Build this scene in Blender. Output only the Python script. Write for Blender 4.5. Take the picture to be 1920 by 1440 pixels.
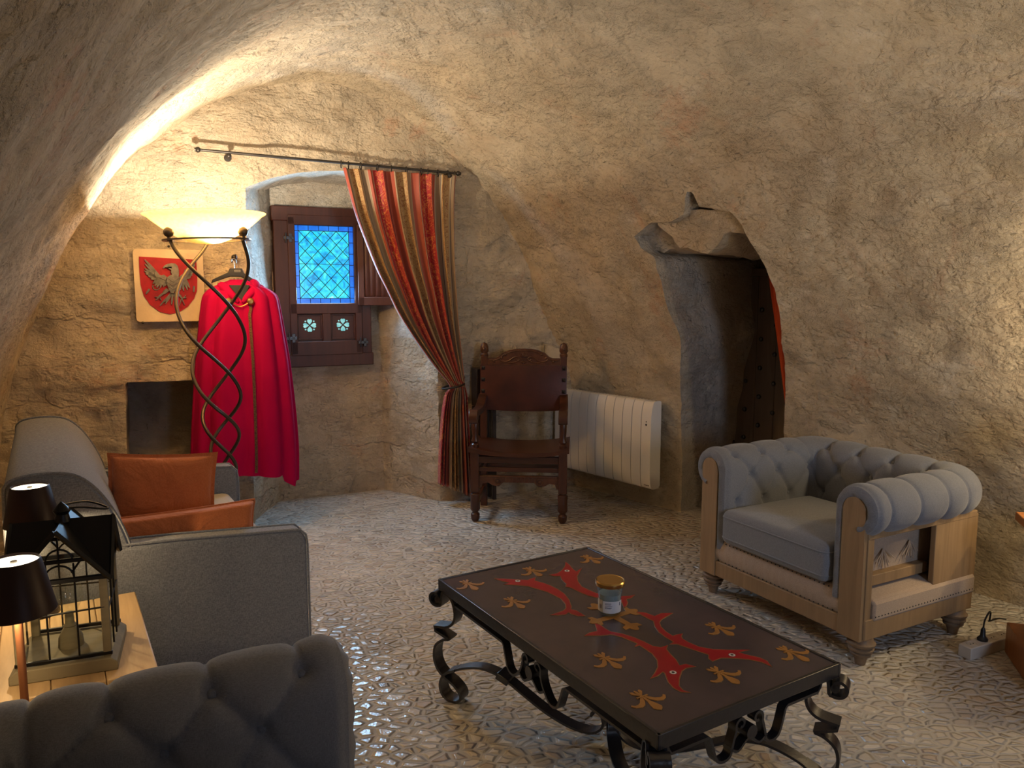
import bpy, math, random
import numpy as np
from mathutils import Vector, Matrix
from mathutils.geometry import tessellate_polygon
random.seed(4)
PI = math.pi
for o in list(bpy.data.objects): bpy.data.objects.remove(o)
C = bpy.context.scene.collection

# ------------------------------------------------------------------ camera, world, exposure
CAM = Vector((0, 0, 1.5)); F = 1450.0; TH = math.atan(175/1450)
cd = bpy.data.cameras.new('camera'); cam = bpy.data.objects.new('camera', cd); C.objects.link(cam)
cam.location = CAM; cam.rotation_euler = (PI/2 - TH, 0, 0)
cd.sensor_width = 36; cd.lens = F*36/1920; cd.clip_start = 0.02
bpy.context.scene.camera = cam
sc = bpy.context.scene
vs = sc.view_settings
vs.view_transform = 'Standard'; vs.look = 'None'; vs.gamma = 1; vs.use_curve_mapping = False
vs.exposure = 0.28
wd = bpy.data.worlds.new('world'); sc.world = wd; wd.use_nodes = True
wd.node_tree.nodes['Background'].inputs[0].default_value = (0.35, 0.45, 0.7, 1)
wd.node_tree.nodes['Background'].inputs[1].default_value = 0.15

def lamp(name, kind, loc, energy, color, size=0.05, rot=(0,0,0), size_y=None, spot=None):
    l = bpy.data.lights.new(name, kind); l.energy = energy; l.color = color
    if kind == 'AREA':
        l.size = size
        if size_y: l.shape = 'RECTANGLE'; l.size_y = size_y
    else: l.shadow_soft_size = size
    if kind == 'SPOT' and spot: l.spot_size = spot; l.spot_blend = 0.5
    o = bpy.data.objects.new(name, l); C.objects.link(o); o.location = loc; o.rotation_euler = rot
    return o
TORCH = 62.0      # torchiere bulb
DAY = 9.0        # daylight through the window in the near end wall, out of frame
SMALL = 5.0       # cordless lamps
def aim(o, d): o.rotation_euler = Vector(d).to_track_quat('-Z', 'Y').to_euler()
w_ = lamp('daylight_side_window', 'AREA', (2.15, -0.85, 1.55), DAY, (0.60, 0.74, 1.0), 0.55, size_y=0.8); aim(w_, (-0.14, 1.0, -0.06)); w_.data.spread = math.radians(96)
# daylight through the stained window, at its pane
aim(lamp('daylight_stained_window', 'AREA', (-1.30, 5.45, 1.68), 19.0, (0.36, 0.66, 1.0), 0.40, size_y=0.50), (0.41, -0.912, -0.22))
# added warm fill to brighten ceiling and right wall, no lamp stands here
aim(lamp('warm_fill_spot', 'SPOT', (1.9, 0.9, 0.9), 68.0, (1.0, 0.80, 0.56), 0.45, spot=math.radians(110)), (-0.30, 0.70, 1.0))

# ------------------------------------------------------------------ numpy noise
def _h(i, j, k, s):
    n = (i*374761393 + j*668265263 + k*2147483647 + s*974634777) & 0xffffffff
    n = ((n ^ (n >> 13))*1274126177) & 0xffffffff
    n = ((n ^ (n >> 16))*2246822519) & 0xffffffff
    return ((n ^ (n >> 15)) & 0xffff)/65535.0
def vnoise(P, freq, seed=0):
    Q = np.asarray(P, float)*freq + 1000.0
    I = np.floor(Q).astype(np.int64); f = Q - I; f = f*f*(3-2*f); r = 0
    for a in (0, 1):
        for b in (0, 1):
            for c in (0, 1):
                w = (f[..., 0] if a else 1-f[..., 0])*(f[..., 1] if b else 1-f[..., 1])*(f[..., 2] if c else 1-f[..., 2])
                r = r + w*_h(I[..., 0]+a, I[..., 1]+b, I[..., 2]+c, seed)
    return r*2-1
def fbm(P, freq, seed=0, oct=4, g=0.5):
    r = 0; a = 1
    for i in range(oct):
        r = r + a*vnoise(P, freq*2**i, seed+i*7); a *= g
    return r

# ------------------------------------------------------------------ materials
def nt(name):
    m = bpy.data.materials.new(name); m.use_nodes = True
    n = m.node_tree.nodes; b = n['Principled BSDF']
    return m, n, m.node_tree.links, b
def ramp(n, l, fac, stops, const=False):
    r = n.new('ShaderNodeValToRGB'); e = r.color_ramp.elements
    if const: r.color_ramp.interpolation = 'CONSTANT'
    e[0].position = stops[0][0]; e[0].color = (*stops[0][1], 1)
    e[1].position = stops[-1][0]; e[1].color = (*stops[-1][1], 1)
    for p, c in stops[1:-1]:
        x = e.new(p); x.color = (*c, 1)
    l.new(fac, r.inputs[0]); return r.outputs[0]
def noise(n, l, co, scale, detail=4, rough=0.55, dist=0.0, typ=None):
    x = n.new('ShaderNodeTexNoise'); x.inputs['Scale'].default_value = scale; x.inputs['Detail'].default_value = detail
    x.inputs['Roughness'].default_value = rough; x.inputs['Distortion'].default_value = dist
    l.new(co, x.inputs['Vector']); return x.outputs['Fac']
def coords(n, l, scale=(1, 1, 1), rot=(0, 0, 0), kind='Object'):
    t = n.new('ShaderNodeTexCoord'); mp = n.new('ShaderNodeMapping')
    mp.inputs['Scale'].default_value = scale; mp.inputs['Rotation'].default_value = rot
    l.new(t.outputs[kind], mp.inputs[0]); return mp.outputs[0]
def bump(n, l, h, strength, dist, prev=None):
    b = n.new('ShaderNodeBump'); b.inputs['Strength'].default_value = strength; b.inputs['Distance'].default_value = dist
    l.new(h, b.inputs['Height'])
    if prev is not None: l.new(prev, b.inputs['Normal'])
    return b.outputs[0]
def mixc(n, l, fac, a, b, typ='MIX'):
    m = n.new('ShaderNodeMix'); m.data_type = 'RGBA'; m.blend_type = typ
    for s, v in ((m.inputs[0], fac), (m.inputs[6], a), (m.inputs[7], b)):
        if hasattr(v, 'links') or hasattr(v, 'is_output'): l.new(v, s)
        elif isinstance(v, (int, float)): s.default_value = v
        else: s.default_value = (*v, 1)
    return m.outputs[2]
def math_(n, l, op, a, b=None):
    m = n.new('ShaderNodeMath'); m.operation = op
    for s, v in ((m.inputs[0], a), (m.inputs[1], b)):
        if v is None: continue
        if isinstance(v, (int, float)): s.default_value = v
        else: l.new(v, s)
    return m.outputs[0]

def simple(name, col, rough=0.5, metal=0.0, col2=None, nscale=8, bmp=0.0, bscale=60, spec=None, stretch=(1, 1, 1), sheen=0.0, bdist=0.002):
    m, n, l, b = nt(name)
    b.inputs['Roughness'].default_value = rough; b.inputs['Metallic'].default_value = metal
    if spec is not None: b.inputs['Specular IOR Level'].default_value = spec
    if sheen: b.inputs['Sheen Weight'].default_value = sheen
    co = coords(n, l, stretch)
    f = noise(n, l, co, nscale, 4)
    c2 = col2 or tuple(x*0.8 for x in col)
    l.new(ramp(n, l, f, [(0.3, col), (0.7, c2)]), b.inputs['Base Color'])
    if bmp: l.new(bump(n, l, noise(n, l, co, bscale, 3), bmp, bdist), b.inputs['Normal'])
    return m
def wood(name, c1, c2, rough=0.5, scale=(1, 1, 0.08), ns=30, bmp=0.25):
    m, n, l, b = nt(name)
    co = coords(n, l, scale)
    f = noise(n, l, co, ns, 5, 0.6, 0.6); f2 = noise(n, l, coords(n, l), 3, 3)
    c = ramp(n, l, f, [(0.3, c2), (0.62, c1)])
    c = mixc(n, l, f2, c, tuple(x*0.75 for x in c1))
    l.new(c, b.inputs['Base Color']); b.inputs['Roughness'].default_value = rough
    l.new(bump(n, l, f, bmp, 0.002), b.inputs['Normal'])
    return m
def fabric(name, c1, c2, bmp=0.5, ws=420, rough=0.95, wrinkle=0.0, slub=1.0):
    m, n, l, b = nt(name)
    ca = coords(n, l, (1, 1, 6)); cb = coords(n, l, (5, 5, 1))
    fa = noise(n, l, ca, ws*0.35, 2); fb = noise(n, l, cb, ws*0.35, 2)
    s = math_(n, l, 'ADD', fa, fb); s = math_(n, l, 'MULTIPLY', s, 0.5)
    l.new(ramp(n, l, s, [(0.38, c2), (0.62, c1)]), b.inputs['Base Color'])
    b.inputs['Roughness'].default_value = rough; b.inputs['Sheen Weight'].default_value = 0.25
    b.inputs['Specular IOR Level'].default_value = 0.2
    nb = None
    if wrinkle: nb = bump(n, l, noise(n, l, coords(n, l, (1, 1, 1)), 9, 3, 0.5, 1.2), wrinkle, 0.02)
    l.new(bump(n, l, s, bmp, 0.0015, nb), b.inputs['Normal'])
    return m

def plaster(name, base=(0.66, 0.56, 0.415), blocks=0.0, pink=0.5, rotz=0.0):
    m, n, l, b = nt(name)
    co = coords(n, l)
    big = noise(n, l, co, 1.1, 5, 0.6); mid = noise(n, l, co, 5, 6, 0.65, 0.4); fine = noise(n, l, co, 38, 6, 0.7)
    light = tuple(min(1, x*1.17) for x in base); dark = tuple(x*0.74 for x in base)
    c = ramp(n, l, mid, [(0.28, dark), (0.5, base), (0.72, light)])
    c = mixc(n, l, math_(n, l, 'MULTIPLY', big, 0.6), c, (base[0]*0.80, base[1]*0.76, base[2]*0.70))
    # iron-red weathering in isolated patches
    pk = noise(n, l, coords(n, l, (1, 1, 1.25), (0.3, 0.2, 0)), 1.5, 7, 0.75, 0.6)
    pf = ramp(n, l, pk, [(0.575, (0, 0, 0)), (0.69, (pink, pink, pink))])
    c = mixc(n, l, pf, c, (0.60, 0.29, 0.17))
    wf = ramp(n, l, noise(n, l, coords(n, l, (1, 1, 1.4), (2, 0, 1)), 3.1, 6, 0.7), [(0.46, (0, 0, 0)), (0.60, (0.32, 0.32, 0.32))])
    c = mixc(n, l, wf, c, (0.56, 0.42, 0.27))
    # pale lime patches
    lf = ramp(n, l, noise(n, l, coords(n, l, (1, 1, 1), (1, 2, 3)), 2.6, 5, 0.7), [(0.60, (0, 0, 0)), (0.68, (0.55, 0.55, 0.55))])
    c = mixc(n, l, lf, c, (0.80, 0.72, 0.60))
    # small pits
    pits = ramp(n, l, noise(n, l, co, 21, 3, 0.6, 1.0), [(0.27, (0.55, 0.55, 0.55)), (0.34, (1, 1, 1))])
    c = mixc(n, l, 1.0, c, pits, 'MULTIPLY')
    l.new(c, b.inputs['Base Color']); b.inputs['Roughness'].default_value = 0.92
    b.inputs['Specular IOR Level'].default_value = 0.15
    # trowel relief: ridged, directional
    tr = noise(n, l, coords(n, l, (1.0, 1.0, 2.4), (0.35, 0.25, 0.1)), 11, 5, 0.62, 1.6)
    tr2 = noise(n, l, coords(n, l, (2.2, 1.0, 1.2), (0.2, 0.6, 0.7)), 17, 4, 0.6, 0.8)
    pm = ramp(n, l, noise(n, l, coords(n, l, (1, 1, 1.5), (1, 0.3, 0)), 1.9, 5, 0.65), [(0.40, (0.18, 0.18, 0.18)), (0.58, (1, 1, 1))])
    cr = noise(n, l, coords(n, l, (1, 1, 1.6), (0.2, 0.1, 0)), 7, 6, 0.7, 0.8)
    nb = bump(n, l, math_(n, l, 'MULTIPLY', tr, pm), 0.9, 0.036)
    nb = bump(n, l, math_(n, l, 'MULTIPLY', cr, pm), 0.7, 0.030, nb)
    nb = bump(n, l, math_(n, l, 'MULTIPLY', tr2, pm), 0.6, 0.018, nb)
    if blocks:
        br = n.new('ShaderNodeTexBrick'); br.inputs['Scale'].default_value = 1.0
        br.inputs['Brick Width'].default_value = 0.46; br.inputs['Row Height'].default_value = 0.24
        br.inputs['Mortar Size'].default_value = 0.010; br.inputs['Mortar Smooth'].default_value = 0.8
        br.offset = 0.37; br.inputs['Color1'].default_value = (0.4, 0.4, 0.4, 1); br.inputs['Color2'].default_value = (1, 1, 1, 1)
        br.inputs['Mortar'].default_value = (0, 0, 0, 1)
        t = n.new('ShaderNodeTexCoord'); mp = n.new('ShaderNodeMapping'); mp.vector_type = 'POINT'
        mp.inputs['Rotation'].default_value = (PI/2, 0, 0)
        mp0 = n.new('ShaderNodeMapping'); mp0.inputs['Rotation'].default_value = (0, 0, -rotz)
        wob = n.new('ShaderNodeTexNoise'); wob.inputs['Scale'].default_value = 3.2; wob.inputs['Detail'].default_value = 3
        l.new(t.outputs['Object'], wob.inputs['Vector'])
        va = n.new('ShaderNodeVectorMath'); va.operation = 'MULTIPLY_ADD'
        l.new(wob.outputs['Color'], va.inputs[0]); va.inputs[1].default_value = (0.24, 0.24, 0.24)
        l.new(t.outputs['Object'], va.inputs[2]); l.new(va.outputs[0], mp0.inputs[0])
        l.new(mp0.outputs[0], mp.inputs[0]); l.new(mp.outputs[0], br.inputs['Vector'])
        msk = ramp(n, l, noise(n, l, coords(n, l, (1, 1, 1), (2, 1, 0)), 1.3, 4, 0.6), [(0.44, (0, 0, 0)), (0.58, (1, 1, 1))])
        sz = n.new('ShaderNodeSeparateXYZ'); l.new(t.outputs['Object'], sz.inputs[0])
        lowf = n.new('ShaderNodeMapRange'); l.new(sz.outputs[2], lowf.inputs[0]); lowf.inputs[1].default_value = 1.9; lowf.inputs[2].default_value = 0.9; lowf.inputs[3].default_value = 0.15; lowf.inputs[4].default_value = 1.0
        hb = math_(n, l, 'MULTIPLY', math_(n, l, 'MULTIPLY', br.outputs['Color'], msk), lowf.outputs[0])
        nb = bump(n, l, hb, blocks, 0.030, nb)
        cc = mixc(n, l, math_(n, l, 'MULTIPLY', math_(n, l, 'MULTIPLY', msk, lowf.outputs[0]), 0.13*blocks), c, br.outputs['Color'], 'MULTIPLY')
        l.new(cc, b.inputs['Base Color'])
    pith = ramp(n, l, noise(n, l, co, 15, 5, 0.65, 1.2), [(0.30, (0, 0, 0)), (0.44, (1, 1, 1))])
    nb = bump(n, l, pith, 0.5, 0.018, nb)
    nb = bump(n, l, fine, 0.85, 0.013, nb)
    l.new(bump(n, l, noise(n, l, co, 110, 4, 0.7), 0.6, 0.004, nb), b.inputs['Normal'])
    return m
M = {}
M['vault'] = plaster('vault_plaster', pink=0.55)
M['stone'] = plaster('back_wall_stone', (0.66, 0.565, 0.43), blocks=0.8, pink=0.6, rotz=math.radians(24.2))
M['greystone'] = plaster('passage_stone', (0.50, 0.46, 0.41), pink=0.15)
M['limewash'] = plaster('niche_limewash', (0.70, 0.66, 0.58), blocks=0.4, pink=0.1, rotz=math.radians(24.2))

def pebbles():
    m, n, l, b = nt('pebble_floor')
    t = n.new('ShaderNodeTexCoord')
    wob = n.new('ShaderNodeTexNoise'); wob.inputs['Scale'].default_value = 9; wob.inputs['Detail'].default_value = 2
    l.new(t.outputs['Object'], wob.inputs['Vector'])
    va = n.new('ShaderNodeVectorMath'); va.operation = 'MULTIPLY_ADD'
    l.new(wob.outputs['Color'], va.inputs[0]); va.inputs[1].default_value = (0.045, 0.045, 0.0); l.new(t.outputs['Object'], va.inputs[2])
    mp = n.new('ShaderNodeMapping'); mp.inputs['Rotation'].default_value = (0, 0, 0.3); mp.inputs['Scale'].default_value = (17, 27, 0.001)
    l.new(va.outputs[0], mp.inputs[0])
    vo = n.new('ShaderNodeTexVoronoi'); vo.voronoi_dimensions = '2D'; vo.inputs['Scale'].default_value = 1; vo.inputs['Randomness'].default_value = 0.95
    ve = n.new('ShaderNodeTexVoronoi'); ve.voronoi_dimensions = '2D'; ve.feature = 'DISTANCE_TO_EDGE'; ve.inputs['Scale'].default_value = 1; ve.inputs['Randomness'].default_value = 0.95
    l.new(mp.outputs[0], vo.inputs['Vector']); l.new(mp.outputs[0], ve.inputs['Vector'])
    hue = n.new('ShaderNodeSeparateColor'); l.new(vo.outputs['Color'], hue.inputs[0])
    stone = ramp(n, l, hue.outputs[0], [(0.0, (0.74, 0.69, 0.60)), (0.25, (0.60, 0.54, 0.46)), (0.5, (0.80, 0.76, 0.69)), (0.75, (0.52, 0.48, 0.43)), (0.92, (0.60, 0.49, 0.39)), (1.0, (0.36, 0.33, 0.30))])
    edge = ramp(n, l, ve.outputs['Distance'], [(0.08, (0, 0, 0)), (0.15, (1, 1, 1))])
    grout = mixc(n, l, noise(n, l, coords(n, l), 14, 4), (0.42, 0.39, 0.34), (0.56, 0.53, 0.48))
    c = mixc(n, l, edge, grout, stone)
    dirt = ramp(n, l, noise(n, l, coords(n, l), 1.4, 4, 0.6), [(0.3, (0.78, 0.74, 0.69)), (0.65, (1, 1, 1))])
    c = mixc(n, l, 1.0, c, dirt, 'MULTIPLY')
    # sanded-over areas, where mortar hides the stones
    sand = ramp(n, l, noise(n, l, coords(n, l, (1, 1, 1), (0, 0, 1)), 0.9, 3, 0.5), [(0.52, (0, 0, 0)), (0.66, (0.55, 0.55, 0.55))])
    c = mixc(n, l, sand, c, (0.57, 0.53, 0.47))
    l.new(c, b.inputs['Base Color'])
    sh = n.new('ShaderNodeMapRange'); sh.inputs[1].default_value = 0.04; sh.inputs[2].default_value = 0.30; sh.interpolation_type = 'SMOOTHERSTEP'
    l.new(ve.outputs['Distance'], sh.inputs[0])
    rr = n.new('ShaderNodeMapRange'); rr.inputs[3].default_value = 0.75; rr.inputs[4].default_value = 0.20
    l.new(edge, rr.inputs[0]); l.new(rr.outputs[0], b.inputs['Roughness'])
    b.inputs['Specular IOR Level'].default_value = 0.7
    # each stone is set a little askew
    tilt = n.new('ShaderNodeMapRange'); l.new(hue.outputs[1], tilt.inputs[0]); tilt.inputs[3].default_value = 0.45; tilt.inputs[4].default_value = 1.0
    h = math_(n, l, 'MULTIPLY', sh.outputs[0], tilt.outputs[0])
    nb = bump(n, l, h, 0.8, 0.017)
    nb = bump(n, l, noise(n, l, coords(n, l), 22, 3), 0.35, 0.010, nb)
    l.new(bump(n, l, noise(n, l, coords(n, l), 120, 3), 0.3, 0.002, nb), b.inputs['Normal'])
    return m
M['floor'] = pebbles()
M['iron'] = simple('black_wrought_iron', (0.013, 0.013, 0.017), 0.30, 0.0, spec=0.9, nscale=20, bmp=0.25, bscale=45, bdist=0.004)
M['bronze'] = simple('dark_bronze', (0.10, 0.080, 0.062), 0.36, 0.75, nscale=20, bmp=0.1)
M['rodiron'] = simple('rod_iron', (0.05, 0.042, 0.036), 0.45, 0.6)
M['tabletop'] = simple('dark_table_enamel', (0.085, 0.062, 0.068), 0.24, 0.0, (0.060, 0.048, 0.052), 6, 0.10, 140, bdist=0.001)
M['red'] = simple('painted_red', (0.36, 0.004, 0.012), 0.34, 0.0, (0.28, 0.003, 0.010), 12)
M['gold'] = simple('painted_gold', (0.42, 0.20, 0.045), 0.42, 0.15, (0.30, 0.14, 0.035), 25)
M['goldline'] = simple('gold_outline', (0.30, 0.15, 0.05), 0.45, 0.1)
M['eyewhite'] = simple('painted_white', (0.75, 0.72, 0.68), 0.4)
M['eyeblack'] = simple('painted_black', (0.01, 0.01, 0.01), 0.4)
M['armfab'] = fabric('blue_grey_linen', (0.225, 0.235, 0.262), (0.158, 0.166, 0.19), wrinkle=0.12)
M['sofafab'] = fabric('grey_tweed', (0.29, 0.305, 0.34), (0.145, 0.155, 0.18), bmp=0.6, ws=300)
M['orange'] = fabric('rust_linen', (0.60, 0.19, 0.07), (0.48, 0.135, 0.045), bmp=0.35, wrinkle=0.8)
M['burlap'] = fabric('burlap', (0.47, 0.36, 0.27), (0.33, 0.25, 0.185), bmp=0.8, ws=500)
M['oak'] = wood('pale_oak', (0.35, 0.225, 0.115), (0.20, 0.125, 0.06), 0.62)
M['oaktop'] = wood('rustic_oak_top', (0.62, 0.42, 0.22), (0.36, 0.23, 0.11), 0.5, (1, 0.08, 1), 26)
M['legwood'] = wood('turned_leg_wood', (0.26, 0.17, 0.10), (0.15, 0.10, 0.06), 0.6)
M['darkwood'] = wood('dark_walnut', (0.085, 0.027, 0.012), (0.030, 0.010, 0.005), 0.32, (1, 1, 0.12), 24)
M['darkwoodh'] = wood('dark_walnut_rails', (0.085, 0.027, 0.012), (0.030, 0.010, 0.005), 0.32, (0.12, 1, 1), 24)
M['carved'] = simple('carved_walnut', (0.12, 0.045, 0.019), 0.34, 0, (0.06, 0.02, 0.009), 20, 0.3, 50, bdist=0.004)
M['leather'] = simple('dark_red_leather', (0.085, 0.022, 0.014), 0.33, 0, (0.040, 0.012, 0.010), 5, 0.25, 90, bdist=0.002)
M['blackwood'] = wood('near_black_wood', (0.030, 0.016, 0.012), (0.014, 0.008, 0.007), 0.4)
M['winwood'] = wood('window_oak_stained', (0.085, 0.023, 0.011), (0.034, 0.010, 0.005), 0.42, (1, 1, 0.1), 24)
M['shutter'] = wood('shutter_wood', (0.13, 0.045, 0.030), (0.06, 0.020, 0.014), 0.45, (1, 1, 0.1), 24)
M['doorwood'] = wood('studded_door_wood', (0.15, 0.105, 0.075), (0.08, 0.056, 0.040), 0.6, (1, 1, 0.1), 22)
M['dresser'] = wood('orange_oak', (0.42, 0.16, 0.045), (0.26, 0.09, 0.025), 0.4, (1, 1, 0.1), 24)
M['white'] = simple('radiator_enamel', (0.78, 0.76, 0.73), 0.35, 0, (0.74, 0.72, 0.69), 3)
M['whiteplastic'] = simple('white_plastic', (0.62, 0.57, 0.50), 0.4)
M['blackplastic'] = simple('black_plastic', (0.015, 0.015, 0.016), 0.4)
M['steel'] = simple('steel', (0.5, 0.5, 0.52), 0.3, 1.0)
M['brass'] = simple('aged_brass', (0.42, 0.27, 0.09), 0.35, 0.9)
M['jarlid'] = simple('jar_lid_gold', (0.62, 0.40, 0.13), 0.28, 0.9)
M['paper'] = simple('jar_label_paper', (0.72, 0.75, 0.82), 0.5)
M['ink'] = simple('ink', (0.05, 0.06, 0.14), 0.6)
M['wax'] = simple('wax', (0.62, 0.62, 0.60), 0.5)
M['stoneplaque'] = simple('plaque_stone', (0.70, 0.56, 0.38), 0.9, 0, (0.60, 0.46, 0.30), 9, 0.4, 70, bdist=0.003)
M['shieldred'] = simple('shield_red', (0.42, 0.004, 0.018), 0.7, 0, (0.28, 0.004, 0.012), 22, 0.3, 80)
M['eagle'] = simple('eagle_grey', (0.22, 0.20, 0.18), 0.5, 0.3, (0.11, 0.10, 0.09), 40, 0.3, 90)
M['capered'] = simple('cape_red_wool', (0.44, 0.003, 0.075), 0.9, 0, (0.38, 0.002, 0.062), 4, 0.2, 400, spec=0.1)
M['capelining'] = simple('cape_lining', (0.02, 0.03, 0.04), 0.6)
M['braid'] = simple('gold_braid', (0.20, 0.10, 0.03), 0.6, 0.2, (0.05, 0.01, 0.01), 160)
M['lampdark'] = simple('matt_brown_metal', (0.030, 0.014, 0.012), 0.42, 0.4)
M['copper'] = simple('brushed_copper', (0.42, 0.17, 0.08), 0.4, 0.7)
M['lanternwood'] = wood('weathered_grey_wood', (0.26, 0.22, 0.14), (0.15, 0.125, 0.08), 0.8, (0.1, 1, 1), 30)
M['lanternmetal'] = simple('black_lantern_metal', (0.010, 0.010, 0.012), 0.42, 0.5)
M['redcurtain'] = simple('red_door_curtain', (0.55, 0.07, 0.012), 0.8, 0, (0.45, 0.05, 0.01), 5)

def emis(name, col, st):
    m, n, l, b = nt(name); b.inputs['Base Color'].default_value = (0.8, 0.8, 0.8, 1)
    b.inputs['Emission Color'].default_value = (*col, 1); b.inputs['Emission Strength'].default_value = st
    return m
M['glow'] = emis('lamp_diffuser', (1.0, 0.88, 0.62), 2.2)
M['bulb'] = emis('bulb_glow', (1.0, 0.8, 0.5), 12)
def glassm(name, col=(1, 1, 1), rough=0.02, tr=0.85):
    m, n, l, b = nt(name)
    out = [x for x in n if x.type == 'OUTPUT_MATERIAL'][0]
    gl = n.new('ShaderNodeBsdfGlossy'); gl.inputs['Roughness'].default_value = rough; gl.inputs['Color'].default_value = (1, 1, 1, 1)
    t = n.new('ShaderNodeBsdfTransparent'); t.inputs[0].default_value = (*col, 1)
    lw = n.new('ShaderNodeLayerWeight'); lw.inputs[0].default_value = 0.25; pw = math_(n, l, 'POWER', lw.outputs[1], 3.0); fr = n.new('ShaderNodeMapRange'); l.new(pw, fr.inputs[0]); fr.inputs[3].default_value = 0.04; fr.inputs[4].default_value = 0.6
    mx = n.new('ShaderNodeMixShader'); l.new(fr.outputs[0], mx.inputs[0]); l.new(t.outputs[0], mx.inputs[1]); l.new(gl.outputs[0], mx.inputs[2])
    l.new(mx.outputs[0], out.inputs[0]); return m
M['glass'] = glassm('clear_glass', (0.93, 0.95, 0.93))
M['jarglass'] = glassm('jar_glass', (0.80, 0.86, 0.88), 0.03)
def bowlm():
    m, n, l, b = nt('frosted_lamp_bowl')
    out = [x for x in n if x.type == 'OUTPUT_MATERIAL'][0]
    tl = n.new('ShaderNodeBsdfTranslucent'); df = n.new('ShaderNodeBsdfDiffuse'); t = n.new('ShaderNodeBsdfTransparent')
    co = coords(n, l); c = ramp(n, l, noise(n, l, co, 60, 4), [(0.3, (0.50, 0.39, 0.22)), (0.7, (0.62, 0.51, 0.32))])
    l.new(c, tl.inputs[0]); df.inputs[0].default_value = (0.5, 0.38, 0.22, 1); t.inputs[0].default_value = (1.0, 0.80, 0.50, 1)
    a = n.new('ShaderNodeMixShader'); a.inputs[0].default_value = 0.25; l.new(tl.outputs[0], a.inputs[1]); l.new(df.outputs[0], a.inputs[2])
    q = n.new('ShaderNodeMixShader'); q.inputs[0].default_value = 0.42; l.new(a.outputs[0], q.inputs[1]); l.new(t.outputs[0], q.inputs[2])
    l.new(q.outputs[0], out.inputs[0]); return m
M['bowl'] = bowlm()
def panem(name, stops, sc_, st):
    m, n, l, b = nt(name)
    co = coords(n, l, (1, 1, 1)); f = noise(n, l, co, sc_, 4, 0.6, 1.5)
    c = ramp(n, l, f, stops)
    l.new(c, b.inputs['Emission Color']); b.inputs['Emission Strength'].default_value = st
    b.inputs['Base Color'].default_value = (0.02, 0.05, 0.07, 1); b.inputs['Roughness'].default_value = 0.15
    return m
M['cyan'] = panem('cyan_glass', [(0.30, (0.004, 0.22, 0.50)), (0.44, (0.008, 0.48, 0.92)), (0.54, (0.02, 0.68, 0.78)), (0.66, (0.10, 0.85, 0.92)), (0.74, (0.60, 0.95, 1.0))], 13, 0.95)
M['blue'] = panem('blue_glass', [(0.3, (0.002, 0.09, 0.60)), (0.7, (0.008, 0.22, 0.88))], 6, 0.95)
M['quat'] = panem('quatrefoil_glass', [(0.3, (0.06, 0.38, 0.42)), (0.7, (0.35, 0.72, 0.68))], 14, 0.9)

def stripes():
    m, n, l, b = nt('striped_damask_curtain')
    uv = n.new('ShaderNodeUVMap'); uv.uv_map = 'UVMap'
    sp = n.new('ShaderNodeSeparateXYZ'); l.new(uv.outputs[0], sp.inputs[0])
    fr = math_(n, l, 'FRACT', math_(n, l, 'MULTIPLY', sp.outputs[0], 2.45))
    RED = (0.33, 0.004, 0.008); OR = (0.33, 0.055, 0.024); TAN = (0.28, 0.19, 0.11); CR = (0.43, 0.26, 0.10); BL = (0.04, 0.025, 0.025); BEI = (0.38, 0.29, 0.19)
    base = ramp(n, l, fr, [(0.0, RED), (0.24, BL), (0.25, OR), (0.36, BEI), (0.375, TAN), (0.43, BL), (0.44, BEI), (0.46, CR), (0.68, BEI), (0.70, BL), (0.71, TAN), (0.79, BEI), (0.80, OR), (0.93, BL), (0.94, BEI), (0.96, RED)], True)
    # vine scrolls on the red and cream bands
    mp = n.new('ShaderNodeMapping'); mp.inputs['Scale'].default_value = (30, 30, 1); l.new(uv.outputs[0], mp.inputs[0])
    wv = n.new('ShaderNodeTexNoise'); wv.inputs['Scale'].default_value = 1.0; wv.inputs['Detail'].default_value = 1.5; wv.inputs['Distortion'].default_value = 2.2
    l.new(mp.outputs[0], wv.inputs['Vector'])
    v = math_(n, l, 'ABSOLUTE', math_(n, l, 'SUBTRACT', wv.outputs['Fac'], 0.5))
    vine = ramp(n, l, v, [(0.030, (1, 1, 1)), (0.050, (0, 0, 0))])
    mask = ramp(n, l, fr, [(0.0, (1, 1, 1)), (0.22, (0, 0, 0)), (0.47, (1, 1, 1)), (0.67, (0, 0, 0)), (0.99, (1, 1, 1))], True)
    vm = math_(n, l, 'MULTIPLY', vine, mask)
    vc = ramp(n, l, fr, [(0.0, (0.52, 0.15, 0.03)), (0.3, (0.26, 0.10, 0.03)), (0.9, (0.52, 0.15, 0.03))], True)
    c = mixc(n, l, vm, base, vc)
    l.new(c, b.inputs['Base Color']); b.inputs['Roughness'].default_value = 0.6; b.inputs['Sheen Weight'].default_value = 0.2
    return m
M['curtain'] = stripes()

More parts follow.
